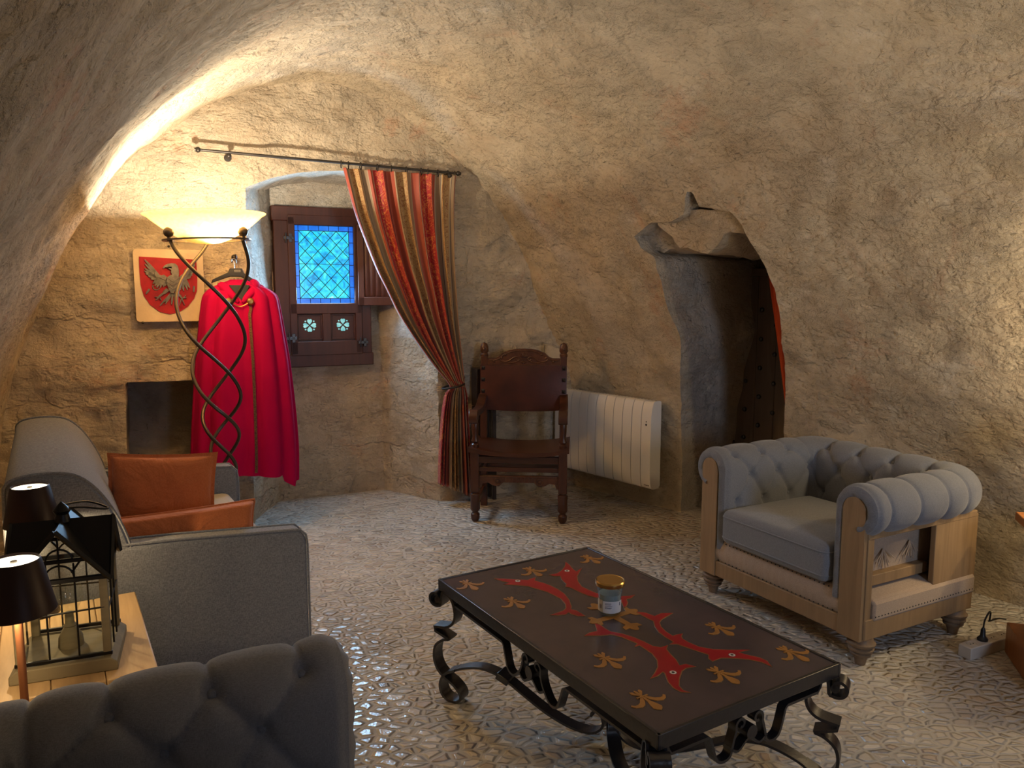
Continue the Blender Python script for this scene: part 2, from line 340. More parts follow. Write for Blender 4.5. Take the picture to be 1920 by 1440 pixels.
# ------------------------------------------------------------------ mesh builder
class MB:
    def __init__(s): s.v = []; s.f = []; s.m = []
    def add(s, vs_, fs_, mi=0):
        k = len(s.v); s.v += [tuple(p) for p in vs_]; s.f += [tuple(i+k for i in f) for f in fs_]; s.m += [mi]*len(fs_); return s
    def box(s, c, d, mi=0, rz=0.0, M4=None):
        hx, hy, hz = d[0]/2, d[1]/2, d[2]/2
        vs_ = []
        for z in (-hz, hz):
            for x, y in ((-hx, -hy), (hx, -hy), (hx, hy), (-hx, hy)):
                p = Vector((x, y, z))
                if rz: p = Matrix.Rotation(rz, 3, 'Z') @ p
                if M4: p = M4 @ p
                vs_.append((p.x+c[0], p.y+c[1], p.z+c[2]))
        return s.add(vs_, [(3, 2, 1, 0), (4, 5, 6, 7), (0, 1, 5, 4), (1, 2, 6, 5), (2, 3, 7, 6), (3, 0, 4, 7)], mi)
    def prism(s, pts, a, b, ax='y', mi=0):
        # pts: 2D polygon; ax = extrusion axis. y: pts=(x,z)  z: pts=(x,y)  x: pts=(y,z)
        n = len(pts)
        area = sum(pts[i][0]*pts[(i+1) % n][1]-pts[(i+1) % n][0]*pts[i][1] for i in range(n))
        if area < 0: pts = pts[::-1]
        def P(p, d): return (p[0], d, p[1]) if ax == 'y' else ((p[0], p[1], d) if ax == 'z' else (d, p[0], p[1]))
        vs_ = [P(p, a) for p in pts]+[P(p, b) for p in pts]
        tri = tessellate_polygon([[Vector((p[0], p[1], 0)) for p in pts]])
        fs = []
        for t in tri:
            x = [pts[i] for i in t]
            ar = (x[1][0]-x[0][0])*(x[2][1]-x[0][1])-(x[2][0]-x[0][0])*(x[1][1]-x[0][1])
            t = tuple(t) if ar > 0 else tuple(t[::-1])
            lo, hi = t[::-1], tuple(i+n for i in t)
            if ax == 'y': lo, hi = lo[::-1], hi[::-1]
            if b < a: lo, hi = lo[::-1], hi[::-1]
            fs += [tuple(lo), tuple(hi)]
        for i in range(n):
            j = (i+1) % n; q = (i, j, j+n, i+n)
            if ax == 'y': q = q[::-1]
            if b < a: q = q[::-1]
            fs.append(q)
        return s.add(vs_, fs, mi)
    def tube(s, path, r, seg=8, mi=0, closed=False, caps=True):
        pts = [Vector(p) for p in path]; n = len(pts); rs = r if isinstance(r, (list, tuple)) else [r]*n
        up = None; rings = []
        for i in range(n):
            if closed: t = pts[(i+1) % n]-pts[i-1]
            else: t = pts[min(i+1, n-1)]-pts[max(i-1, 0)]
            t.normalize()
            if up is None: up = Vector((0, 0, 1)) if abs(t.z) < 0.9 else Vector((1, 0, 0))
            x = t.cross(up)
            if x.length < 1e-5: x = t.orthogonal()
            x.normalize(); y = x.cross(t).normalized(); up = y
            rings.append([pts[i]+(x*math.cos(2*PI*k/seg)+y*math.sin(2*PI*k/seg))*rs[i] for k in range(seg)])
        vs_ = [p for g in rings for p in g]; fs = []
        for i in range(n if closed else n-1):
            a = i*seg; b = ((i+1) % n)*seg
            for k in range(seg): fs.append((a+k, a+(k+1) % seg, b+(k+1) % seg, b+k))
        if caps and not closed: fs += [tuple(range(seg))[::-1], tuple((n-1)*seg+k for k in range(seg))]
        return s.add(vs_, fs, mi)
    def bar(s, path, wv, w, th, mi=0):
        # flat bar swept along a planar path: width w along fixed vector wv, thickness th in plane
        pts = [Vector(p) for p in path]; n = len(pts); wv = Vector(wv).normalized(); vs_ = []
        for i in range(n):
            t = (pts[min(i+1, n-1)]-pts[max(i-1, 0)]).normalized(); nn = t.cross(wv).normalized()
            for a, b in ((-1, -1), (1, -1), (1, 1), (-1, 1)): vs_.append(pts[i]+wv*(a*w/2)+nn*(b*th/2))
        fs = [(0, 1, 2, 3), tuple((n-1)*4+k for k in (3, 2, 1, 0))]
        for i in range(n-1):
            a = i*4; b = a+4
            for k in range(4): fs.append((a+(k+1) % 4, a+k, b+k, b+(k+1) % 4))
        return s.add(vs_, fs, mi)
    def lathe(s, prof, c=(0, 0, 0), seg=24, mi=0, ax='z'):
        n = len(prof); vs_ = []
        for r, z in prof:
            for k in range(seg):
                a = 2*PI*k/seg; x, y = r*math.cos(a), r*math.sin(a)
                vs_.append((c[0]+x, c[1]+y, c[2]+z) if ax == 'z' else (c[0]+x, c[1]+z, c[2]+y))
        fs = []
        for i in range(n-1):
            for k in range(seg):
                q = (i*seg+k, i*seg+(k+1) % seg, (i+1)*seg+(k+1) % seg, (i+1)*seg+k)
                fs.append(q if ax == 'z' else q[::-1])
        return s.add(vs_, fs, mi)
    def sphere(s, c, r, seg=14, mi=0, sc_=(1, 1, 1)):
        h = seg//2; vs_ = []; fs = []
        for i in range(h+1):
            a = PI*i/h
            for k in range(seg):
                b = 2*PI*k/seg; vs_.append((c[0]+r*sc_[0]*math.sin(a)*math.cos(b), c[1]+r*sc_[1]*math.sin(a)*math.sin(b), c[2]-r*sc_[2]*math.cos(a)))
        for i in range(h):
            for k in range(seg): fs.append((i*seg+k, i*seg+(k+1) % seg, (i+1)*seg+(k+1) % seg, (i+1)*seg+k))
        return s.add(vs_, fs, mi)
    def grid(s, P, mi=0, closed_u=False, flip=False):
        # P: array [nu][nv][3]
        P = np.asarray(P); nu, nv = P.shape[:2]; vs_ = P.reshape(-1, 3).tolist(); fs = []
        for i in range(nu if closed_u else nu-1):
            j = (i+1) % nu
            for k in range(nv-1):
                q = (i*nv+k, j*nv+k, j*nv+k+1, i*nv+k+1); fs.append(q[::-1] if flip else q)
        return s.add(vs_, fs, mi)
    def build(s, name, mats, parent=None, smooth=35, bevel=0.0, bseg=2, subsurf=0):
        me = bpy.data.meshes.new(name); me.from_pydata(s.v, [], s.f); me.validate()
        if not isinstance(mats, (list, tuple)): mats = [mats]
        for m_ in mats: me.materials.append(m_)
        if len(me.polygons) == len(s.m): me.polygons.foreach_set('material_index', s.m)
        if smooth:
            me.polygons.foreach_set('use_smooth', [True]*len(me.polygons))
            if smooth < 180: me.set_sharp_from_angle(angle=math.radians(smooth))
        me.update()
        o = bpy.data.objects.new(name, me); C.objects.link(o)
        if parent: o.parent = parent
        if bevel:
            b = o.modifiers.new('bevel', 'BEVEL'); b.width = bevel; b.segments = bseg; b.limit_method = 'ANGLE'; b.angle_limit = math.radians(40); b.harden_normals = False
        if subsurf:
            q = o.modifiers.new('sub', 'SUBSURF'); q.levels = subsurf; q.render_levels = subsurf
        return o
def thing(name, label, cat, loc=(0, 0, 0), rz=0.0, group=None):
    o = bpy.data.objects.new(name, None); C.objects.link(o); o.location = loc; o.rotation_euler = (0, 0, rz); o.empty_display_size = 0.1
    o['label'] = label; o['category'] = cat
    if group: o['group'] = group
    return o
def tag(o, label, cat, group=None):
    o['label'] = label; o['category'] = cat
    if group: o['group'] = group
    return o
def struct(o): o['kind'] = 'structure'; return o
def kids(o): return [c for c in bpy.data.objects if c.parent == o]
def copy_tree(o, parent=None):
    c = o.copy(); C.objects.link(c); c.parent = parent
    for ch in kids(o): copy_tree(ch, c)
    return c
def spiral(c, r0, r1, a0, a1, n=14):
    return [(c[0]+(r0+(r1-r0)*i/n)*math.cos(a0+(a1-a0)*i/n), c[1]+(r0+(r1-r0)*i/n)*math.sin(a0+(a1-a0)*i/n)) for i in range(n+1)]
def smoothpath(pts, n=4):
    # Catmull-Rom
    P = [Vector(p) for p in pts]; out = []
    for i in range(len(P)-1):
        p0 = P[max(i-1, 0)]; p1 = P[i]; p2 = P[i+1]; p3 = P[min(i+2, len(P)-1)]
        for j in range(n):
            t = j/n; out.append(0.5*((2*p1)+(p2-p0)*t+(2*p0-5*p1+4*p2-p3)*t*t+(3*p1-p0-3*p2+p3)*t**3))
    out.append(P[-1]); return out

# ------------------------------------------------------------------ the room
WO = np.array([-3.4, 4.125]); WW = np.array([.912, .410]); WN = np.array([-.410, .912]); WA = math.atan2(.410, .912)
def wallpt(s, z, d=0.0):        # back wall coordinates: s along, z up, d into the wall
    xy = WO + WW*s + WN*d; return Vector((xy[0], xy[1], z))
L0 = np.array([-2.98, 4.3]); UL = np.array([.45, -.893]); R0 = np.array([.47, 5.92]); UR = np.array([.633, -.774]); LEN = 7.2; HT = 2.8
def vault_base(k, ph):
    k = np.asarray(k, float); ph = np.asarray(ph, float); c = (1-np.cos(ph))/2
    Lx = L0[0]+UL[0]*k*LEN; Ly = L0[1]+UL[1]*k*LEN; Rx = R0[0]+UR[0]*k*LEN; Ry = R0[1]+UR[1]*k*LEN
    z = HT*np.maximum(np.sin(ph), 0)**1.15
    return np.stack([Lx+(Rx-Lx)*c, Ly+(Ry-Ly)*c, z], -1)
def vault(k, ph):
    P = vault_base(k, ph)
    e = 1e-3
    du = vault_base(np.asarray(k)+e, ph)-P; dv = vault_base(k, np.clip(np.asarray(ph)+e, 0, PI))-vault_base(k, np.clip(np.asarray(ph)-e, 0, PI))
    N = np.cross(du, dv); N /= np.maximum(np.linalg.norm(N, axis=-1, keepdims=True), 1e-9)
    d = 0.038*vnoise(P, 1.3, 3) + 0.012*fbm(P, 4.0, 11, 5, 0.62)
    rid = 1-np.abs(fbm(P*np.array([1, 1, 1.8]), 5.0, 31, 3)); d = d + 0.007*rid
    return P + N*d[..., None]

def holed_grid(name, us, vs_, pos, holes, mat_, capmat=None, scale=(1, 1), revealmat=None, nstep=8):
    """grid surface with ragged holes; each hole = (outline in (u,v), ring function(P0, frac))"""
    nu, nv = len(us), len(vs_)
    U, V = np.meshgrid(us, vs_, indexing='ij')
    P = pos(U, V)
    uc = (U[:-1, :-1]+U[1:, 1:])/2; vc = (V[:-1, :-1]+V[1:, 1:])/2
    keep = np.ones(uc.shape, bool); masks = []
    for outline, rf in holes:
        ins = np.zeros(uc.shape, bool); n = len(outline)
        for i in range(n):
            (x1, y1), (x2, y2) = outline[i], outline[(i+1) % n]
            if y1 == y2: continue
            cond = ((y1 > vc) != (y2 > vc)) & (uc < (x2-x1)*(vc-y1)/(y2-y1)+x1)
            ins ^= cond
        keep &= ~ins; masks.append(ins)
    verts = P.reshape(-1, 3).copy(); uv = np.stack([U.ravel(), V.ravel()], 1)
    faces = []; mi = []
    ii, jj = np.nonzero(keep)
    for i, j in zip(ii.tolist(), jj.tolist()):
        a = i*nv+j; faces.append((a, a+nv, a+nv+1, a+1)); mi.append(0)
    verts = verts.tolist()
    for (outline, rf), ins in zip(holes, masks):
        # boundary edges
        edges = {}
        I, J = np.nonzero(ins)
        for i, j in zip(I.tolist(), J.tolist()):
            a = i*nv+j
            for e in ((a, a+nv), (a+nv, a+nv+1), (a+nv+1, a+1), (a+1, a)):
                if (e[1], e[0]) in edges: del edges[(e[1], e[0])]
                else: edges[e] = 1
        nxt = {a: b for a, b in edges}
        st = next(iter(nxt)); loop = [st]; c = nxt[st]
        while c != st and len(loop) < 20000: loop.append(c); c = nxt[c]
        # snap to outline
        sx, sy = scale
        for vi in loop:
            x, y = uv[vi]; best = None
            for i in range(len(outline)):
                (x1, y1), (x2, y2) = outline[i], outline[(i+1) % len(outline)]
                dx, dy = (x2-x1)*sx, (y2-y1)*sy; L = dx*dx+dy*dy
                t = 0 if L == 0 else max(0, min(1, (((x-x1)*sx)*dx+((y-y1)*sy)*dy)/L))
                px, py = x1+(x2-x1)*t, y1+(y2-y1)*t; dd = ((px-x)*sx)**2+((py-y)*sy)**2
                if best is None or dd < best[0]: best = (dd, px, py)
            uv[vi] = (best[1], best[2])
        newp = pos(uv[loop, 0], uv[loop, 1])
        for vi, p in zip(loop, newp): verts[vi] = list(p)
        prev = loop; base = np.array(newp)
        for sidx in range(1, nstep+1):
            ring = rf(base, sidx/nstep); ring = np.array(ring)
            if sidx < nstep or True:
                nzv = np.stack([fbm(ring, 6, 91, 3), fbm(ring, 6, 92, 3), fbm(ring, 6, 93, 3)], -1)*0.011
                ring = ring + nzv
            k = len(verts); verts += ring.tolist(); cur = list(range(k, k+len(loop)))
            for q in range(len(loop)):
                r = (q+1) % len(loop)
                faces.append((prev[q], prev[r], cur[r], cur[q])); mi.append(1)
            prev = cur
        cen = np.array([verts[q] for q in prev]).mean(0); k = len(verts); verts.append(cen.tolist())
        for q in range(len(loop)):
            faces.append((prev[q], prev[(q+1) % len(loop)], k)); mi.append(1)
    me = bpy.data.meshes.new(name); me.from_pydata(verts, [], faces); me.materials.append(mat_); me.materials.append(revealmat or mat_)
    me.polygons.foreach_set('material_index', mi); me.polygons.foreach_set('use_smooth', [True]*len(faces)); me.set_sharp_from_angle(angle=math.radians(55)); me.update()
    o = bpy.data.objects.new(name, me); C.objects.link(o); return struct(o)

# vault: split in the left haunch, the ceiling and the right haunch
NK, NP = 260, 210
ks = np.linspace(-0.045, 1.0, NK)
phl, phr = 0.62, PI-0.36
a1 = np.linspace(0.0, phl, 40); a2 = np.linspace(phl, 2.20, 150); 
holed_grid('wall_left', ks, a1, vault, [], M['vault'])
holed_grid('ceiling', ks, a2, vault, [], M['vault'])
a3 = np.linspace(2.20, PI, 90)
ks3 = np.concatenate([np.linspace(-0.045, 0.13, 36)[:-1], np.linspace(0.13, 0.30, 50)[:-1], np.linspace(0.30, 1.0, 150)])
door_outline = [(0.1443, 3.22), (0.1470, 3.02), (0.1524, 2.874), (0.163, 2.74), (0.1755, 2.636), (0.1719, 2.569), (0.1752, 2.493), (0.1790, 2.438), (0.1700, 2.418), (0.1690, 2.382),
                (0.1944, 2.350), (0.215, 2.352), (0.2309, 2.338), (0.240, 2.300), (0.2445, 2.287), (0.2490, 2.290), (0.2480, 2.325), (0.2742, 2.343), (0.2778, 2.384), (0.2806, 2.437), (0.2835, 2.520), (0.2790, 2.610), (0.2694, 2.715), (0.2598, 2.831), (0.2542, 2.963), (0.2520, 3.22)]
ND = np.array([.774, .633, 0.0]); DPLANE = 4.77
def door_ring(P, f):
    d = DPLANE-(P @ ND)
    return P + ND*(d*f)[:, None]
holed_grid('wall_right', ks3, a3, vault, [(door_outline, door_ring)], M['vault'], scale=(7.2, 2.0), revealmat=M['greystone'])

# back wall, with the window niche and the low recess
def backpos(S, Z):
    xy = WO + WW*S[..., None]; P = np.concatenate([xy, Z[..., None]], -1)
    d = 0.030*vnoise(P, 1.6, 5)+0.016*fbm(P, 5.5, 21, 4, 0.55)
    # rough ashlar: each block sits a little in or out
    row = np.floor((Z+0.03*vnoise(P, 2, 8))/0.235); off = _h(row.astype(np.int64), row.astype(np.int64)*0, row.astype(np.int64)*0, 3)
    colm = np.floor((S+off*0.6)/0.42+0.12*vnoise(P, 3, 4)); blk = _h(colm.astype(np.int64), row.astype(np.int64), row.astype(np.int64)*0, 9)
    bw = np.clip((1.7-Z)/0.6, 0, 1); rough = np.maximum(np.clip((1.2-Z)/0.5, 0, 1), np.clip((S-3.15)/0.15, 0, 1)); d = d-rough*0.022*np.abs(fbm(P*np.array([1, 1, 1.9]), 4.5, 55, 4, 0.6))
    d = d + (blk-0.5)*0.020*np.maximum(bw, 0.35*(S > 3.2))
    return P + np.array([*WN, 0])*d[..., None]
niche = [(1.885, -0.06), (1.895, 0.7), (1.905, 1.5), (1.914, 2.134), (2.075, 2.205), (2.24, 2.248), (2.375, 2.268), (2.512, 2.275), (2.70, 2.262), (2.88, 2.225), (3.03, 2.16), (3.12, 2.06), (3.14, 1.5), (3.15, 0.7), (3.16, -0.06)]
def niche_ring(P, f):
    s = (P[:, :2]-WO) @ WW; z = P[:, 2]
    si = 2.115+(s-1.895)/(3.15-1.895)*(2.869-2.115)
    s2 = s+(si-s)*f; z2 = z + np.where(z > 2.05, (2.235-z)*f*0.6, 0)
    xy = WO+WW*s2[:, None]+WN*(0.48*f); return np.concatenate([xy, z2[:, None]], 1)
recess = [(1.165, 0.10), (1.17, 0.6), (1.183, 0.955), (1.36, 0.950), (1.74, 0.945), (1.745, 0.5), (1.74, 0.10)]
def rec_ring(P, f): return P+np.array([*WN, 0])*(0.42*f)
def drop_ring(P, f): return P+np.array([*WN, 0])*(0.1*f)
bw = holed_grid('wall_back', np.linspace(-0.3, 4.9, 210), np.linspace(-0.05, 3.0, 124), backpos, [(niche, niche_ring), (recess, rec_ring)], M['stone'], revealmat=M['limewash'])
bw.data.materials.append(M['greystone'])
for p in bw.data.polygons:
    c = p.center
    s_ = (c.x-WO[0])*WW[0]+(c.y-WO[1])*WW[1]
    if p.material_index == 1 and s_ < 1.8: p.material_index = 2
# lower part of the niche is bare stone, only the soffit and upper cheeks are whitened
    if p.material_index == 1 and c.z < 1.15: p.material_index = 0
# near end wall (behind the viewer), with its window
e0 = vault_base(1.0, 0.0); e1 = vault_base(1.0, PI)
mb = MB(); U_ = (e1-e0)/np.linalg.norm(e1-e0)
A_ = e0-U_*0.2; B_ = e1+U_*0.2
mb.add([(A_[0], A_[1], -0.05), (B_[0], B_[1], -0.05), (B_[0], B_[1], 3.0), (A_[0], A_[1], 3.0)], [(0, 1, 2, 3)])
struct(mb.build('wall_front', M['vault'], smooth=0))
mb = MB(); mb.add([(-4.6, -2.8, 0), (6.0, -2.8, 0), (6.0, 7.2, 0), (-4.6, 7.2, 0)], [(0, 1, 2, 3)])
struct(mb.build('floor', M['floor'], smooth=0))

# rough stones of the broken lintel over the doorway
def rock(name, pts, lo, hi, mat_, seed):
    # pts in (k, phi) on the vault, extruded into the wall, roughened
    mb = MB(); base = vault(np.array([p[0] for p in pts]), np.array([p[1] for p in pts])); n = len(pts); rings = []
    for f in np.linspace(lo, hi, 6):
        rings.append(base+ND*f)
    G = np.array(rings).transpose(1, 0, 2)
    cen = G.mean(axis=(0, 1)); G = G+np.stack([fbm(G, 8, seed+i, 4) for i in range(3)], -1)*0.034
    mb.grid(G, closed_u=True)
    k = len(mb.v); f0 = G[:, 0].mean(0); mb.v.append(tuple(f0)); kk = len(mb.v)-1
    for i in range(n): mb.f.append((((i+1) % n)*6, i*6, kk)); mb.m.append(0)
    return struct(mb.build(name, mat_, smooth=50))
def densify(pts, m=5):
    out = []
    for i in range(len(pts)):
        a, b = pts[i], pts[(i+1) % len(pts)]
        for j in range(m): out.append((a[0]+(b[0]-a[0])*j/m, a[1]+(b[1]-a[1])*j/m))
    return out
rock('trim_1', densify([(0.196, 2.345), (0.232, 2.335), (0.278, 2.335), (0.279, 2.39), (0.256, 2.392), (0.236, 2.428), (0.205, 2.425)]), 0.05, 0.9, M['vault'], 5)
rock('trim_2', densify([(0.160, 2.36), (0.205, 2.345), (0.202, 2.41), (0.178, 2.425), (0.168, 2.40)]), 0.13, 0.9, M['greystone'], 8)

# ------------------------------------------------------------------ window in the niche
S0 = 2.12
win = thing('window_1', '', '', wallpt(S0, 0, 0.42), WA)
del win['label']; del win['category']; win['kind'] = 'structure'
def part(mb, name, mats, parent, **k): return mb.build(name, mats, parent, **k)
mb = MB()   # outer frame; local x along wall, y into wall, z up
W_, Z0, Z1 = 0.665, 0.965, 2.075
for c, d in (((0.05, 0.02, (Z0+Z1)/2), (0.10, 0.10, Z1-Z0)), ((W_-0.035, 0.02, (Z0+Z1)/2), (0.07, 0.10, Z1-Z0)), ((W_/2, 0.018, Z0+0.045), (W_+0.02, 0.11, 0.09)), ((W_/2, 0.018, Z1-0.05), (W_+0.02, 0.11, 0.10))): mb.box(c, d)
part(mb, 'window_frame', M['winwood'], win, bevel=0.006)
px0, px1, pz0, pz1 = 0.135, 0.552, 1.412, 1.948
mb = MB()   # casement
for c, d in (((0.118, -0.015, 1.53), (0.05, 0.05, 0.95)), ((0.573, -0.015, 1.53), (0.05, 0.05, 0.95)), ((0.345, -0.015, 1.985), (0.50, 0.05, 0.07)), ((0.345, -0.015, 1.375), (0.50, 0.05, 0.075)), ((0.345, -0.015, 1.095), (0.50, 0.05, 0.10)), ((0.345, -0.012, 1.24), (0.06, 0.045, 0.22))): mb.box(c, d)
part(mb, 'casement', M['winwood'], win, bevel=0.005)
for x in (0.228, 0.462):
    mb = MB(); n = 32
    # panel with a pierced quatrefoil: a raised moulding and a four-lobed light
    mb.box((x, 0.0, 1.245), (0.19, 0.02, 0.21)); 
    for dx, dz, w, h in ((-0.083, 0, 0.012, 0.18), (0.083, 0, 0.012, 0.18), (0, 0.085, 0.166, 0.012), (0, -0.085, 0.166, 0.012)): mb.box((x+dx, -0.014, 1.245+dz), (w, 0.012, h))
    pn = part(mb, 'lower_panel', M['winwood'], win, bevel=0.003)
    mb = MB()
    def disc(cx, cz, r, n_=14): mb.prism([(cx+r*math.cos(v), cz+r*math.sin(v)) for v in np.linspace(0, 2*PI, n_, endpoint=False)], -0.016, -0.010, 'y')
    for a in range(4):
        t = a*PI/2; c_, s_ = math.cos(t), math.sin(t)
        lob = [(0.006, 0.0), (0.018, 0.010), (0.026, 0.0155), (0.036, 0.0165), (0.043, 0.012), (0.0445, 0.005), (0.040, 0.0), (0.0445, -0.005), (0.043, -0.012), (0.036, -0.0165), (0.026, -0.0155), (0.018, -0.010)]
        mb.prism([(x+p*c_-q*s_, 1.257+p*s_+q*c_) for p, q in lob], -0.016, -0.010, 'y')
        disc(x+0.041*math.cos(t+PI/4), 1.257+0.041*math.sin(t+PI/4), 0.0055, 8)
    part(mb, 'quatrefoil_light', M['quat'], pn, smooth=0)
mb = MB(); b_ = 0.034
mb.add([(px0+b_, -0.012, pz0+b_), (px1-b_, -0.012, pz0+b_), (px1-b_, -0.012, pz1-b_), (px0+b_, -0.012, pz1-b_)], [(0, 1, 2, 3)], 0)
for x0, x1, z0, z1 in ((px0, px1, pz0, pz0+b_), (px0, px1, pz1-b_, pz1), (px0, px0+b_, pz0+b_, pz1-b_), (px1-b_, px1, pz0+b_, pz1-b_)):
    mb.add([(x0, -0.012, z0), (x1, -0.012, z0), (x1, -0.012, z1), (x0, -0.012, z1)], [(0, 1, 2, 3)], 1)
part(mb, 'stained_glass', [M['cyan'], M['blue']], win, smooth=0)
mb = MB(); r_ = 0.0022; ix0, ix1, iz0, iz1 = px0+b_, px1-b_, pz0+b_, pz1-b_
def seg2(mb, x0, z0, x1, z1): mb.tube([(x0, -0.014, z0), (x1, -0.014, z1)], r_, 5)
for x in (ix0, ix1): seg2(mb, x, pz0, x, pz1)
for z in (iz0, iz1): seg2(mb, px0, z, px1, z)
dw, dh = (ix1-ix0)/4, (iz1-iz0)/5
for i in range(-6, 10):
    # diagonals clipped to the inner rectangle
    for sgn in (1, -1):
        # z = iz0 + sgn*(x-ix0)*dh/dw + i*dh (sgn>0) 
        z_at = lambda x: iz0 + i*dh + sgn*(x-ix0)*dh/dw
        cand = []
        for x in (ix0, ix1):
            z = z_at(x)
            if iz0-1e-6 <= z <= iz1+1e-6: cand.append((x, z))
        for z in (iz0, iz1):
            x = ix0+(z-iz0-i*dh)*dw/dh*sgn
            if ix0-1e-6 <= x <= ix1+1e-6: cand.append((x, z))
        cand = sorted(set((round(a, 5), round(b, 5)) for a, b in cand))
        if len(cand) >= 2 and (cand[0] != cand[-1]): seg2(mb, *cand[0], *cand[-1])
mb.box(((ix0+ix1)/2, -0.014, (iz0+iz1)/2+0.005), (ix1-ix0, 0.004, 0.003))
for k in range(1, 5): 
    seg2(mb, ix0+(ix1-ix0)*k/5, pz0, ix0+(ix1-ix0)*k/5, iz0); seg2(mb, ix0+(ix1-ix0)*k/5, iz1, ix0+(ix1-ix0)*k/5, pz1)
for k in range(1, 6):
    seg2(mb, px0, iz0+(iz1-iz0)*k/6, ix0, iz0+(iz1-iz0)*k/6); seg2(mb, ix1, iz0+(iz1-iz0)*k/6, px1, iz0+(iz1-iz0)*k/6)
part(mb, 'lead_came', simple('lead', (0.03, 0.035, 0.045), 0.5, 0.3), win)
for x, z in ((0.10, 1.86), (0.10, 1.17), (0.60, 1.13)):
    mb = MB(); mb.box((x, -0.043, z), (0.070, 0.006, 0.022)); mb.box((x+0.012, -0.043, z), (0.022, 0.006, 0.06)); mb.tube([(x-0.02, -0.046, z-0.035), (x-0.02, -0.046, z+0.035)], 0.005, 6)
    part(mb, 'hinge', M['iron'], win, bevel=0.002)
# open linen-fold shutter
sh = bpy.data.objects.new('shutter', None); C.objects.link(sh); sh.parent = win; sh.location = (0.57, -0.05, 0); sh.rotation_euler = (0, 0, math.radians(-14))
mb = MB(); sw = 0.36
for c, d in (((0.022, 0, 1.675), (0.045, 0.03, 0.56)), ((sw-0.022, 0, 1.675), (0.045, 0.03, 0.56)), ((sw/2, 0, 1.935), (sw, 0.03, 0.05)), ((sw/2, 0, 1.425), (sw, 0.03, 0.06))): mb.box(c, d)
part(mb, 'shutter_frame', M['shutter'], sh, bevel=0.004)
mb = MB(); xs = np.linspace(0.045, sw-0.045, 60); G = []
for x in xs:
    f = (x-0.045)/(sw-0.09); y = -0.004-0.010*abs(math.sin(f*PI*7))**0.6
    G.append([(x, y*(0.2 if z in (1.455, 1.905) else 1), z) for z in (1.455, 1.475, 1.68, 1.885, 1.905)])
mb.grid(G, flip=False); part(mb, 'linenfold_panel', M['shutter'], sh)

# ------------------------------------------------------------------ curtain rod, curtain
def plane_pt(px, py, s0, d0, ang=WA):
    """point where the sight line through (px,py) meets the vertical plane parallel to the back wall at depth d0"""
    a = (px-960)/F; b = -(py-720)/F
    D = Vector((a, math.cos(TH)+b*math.sin(TH), -math.sin(TH)+b*math.cos(TH)))
    n = Vector((WN[0], WN[1], 0)); t = ((Vector((WO[0], WO[1], 0)).dot(n)+d0))/D.dot(n)
    p = D*t; q = np.array([p.x, p.y])-WO
    return float(q @ WW), 1.5+p.z
def S(px, py, d): return plane_pt(px, py, 0, d)
rd = -0.10
sA, zA = S(375, 281, rd); sB, zB = S(856, 325, rd)
rod = thing('curtain_rod', 'thin dark iron curtain rod across the window niche arch', 'curtain rod', wallpt(sA, zA, rd), WA)
mb = MB(); L_ = sB-sA; sag = zB-zA
mb.tube([(0, 0, 0), (L_, 0, sag)], 0.0085, 10); part(mb, 'pole', M['rodiron'], rod)
for x, z in ((-0.012, 0), (L_+0.012, sag)):
    mb = MB(); mb.sphere((x, 0, z), 0.017); mb.tube([(x-0.018 if x < 0 else x+0.018, 0, z), (x, 0, z)], 0.011, 8); part(mb, 'finial', M['rodiron'], rod)
for x in (0.16, L_-0.05):
    mb = MB(); zz = sag*x/L_; mb.tube([(x, 0, zz-0.014), (x, 0.09, zz-0.02)], 0.006, 8); mb.lathe([(0, 0.078), (0.022, 0.08), (0.022, 0.092), (0, 0.093)], (x, 0, zz-0.02), 14, ax='y'); mb.sphere((x, -0.002, zz-0.02), 0.016)
    part(mb, 'bracket', M['rodiron'], rod)
sc0, zc0 = S(640, 315, rd)
cur = thing('curtain', 'red, cream and orange striped damask curtain tied back beside window', 'curtain', wallpt(sc0, 0, rd), WA)
Lc = [(640, 315), (650, 355), (662, 400), (680, 450), (702, 505), (722, 545), (742, 585), (765, 622), (788, 655), (812, 688), (838, 722), (832, 740), (826, 790), (822, 850), (820, 905)]
Rc = [(856, 330), (853, 365), (852, 405), (852, 455), (853, 505), (855, 545), (857, 585), (860, 625), (863, 660), (864, 690), (866, 722), (872, 742), (877, 800), (882, 865), (886, 932)]
def interp_path(P, n):
    P = smoothpath([(p[0], p[1], 0) for p in P], 8); out = []
    for i in range(n):
        t = i/(n-1)*(len(P)-1); k = min(int(t), len(P)-2); out.append(P[k].lerp(P[k+1], t-k))
    return out
nvv, nuu = 120, 220
lc, rc = interp_path(Lc, nvv), interp_path(Rc, nvv)
G = np.zeros((nuu, nvv, 3))
for j in range(nvv):
    sl, zl = S(lc[j].x, lc[j].y, rd); sr, zr = S(rc[j].x, rc[j].y, rd)
    v = j/(nvv-1)
    tie = math.exp(-((v-0.70)/0.09)**2)
    for i in range(nuu):
        u = i/(nuu-1)
        nf = 9.5
        ph = 2*PI*nf*u + 0.7*math.sin(2.3*v+u*3)
        amp = (0.042*(1-tie)+0.012*tie)*(0.7+0.3*math.sin(u*17+1))
        if v < 0.70: amp *= (0.5+0.6*min(1, v*3))
        uu = u + 0.010*math.sin(ph*1.0+1.2)
        # the hanging cloth bunches to the left while it sweeps to the tie
        zz = zl+(zr-zl)*u
        if v < 0.7: pass
        y = -0.012 - amp*math.sin(ph) - 0.05*tie
        G[i, j] = (sl+(sr-sl)*uu-sc0, y, zz)
mb = MB(); mb.grid(G, flip=True)
cl = part(mb, 'cloth', M['curtain'], cur, smooth=180)
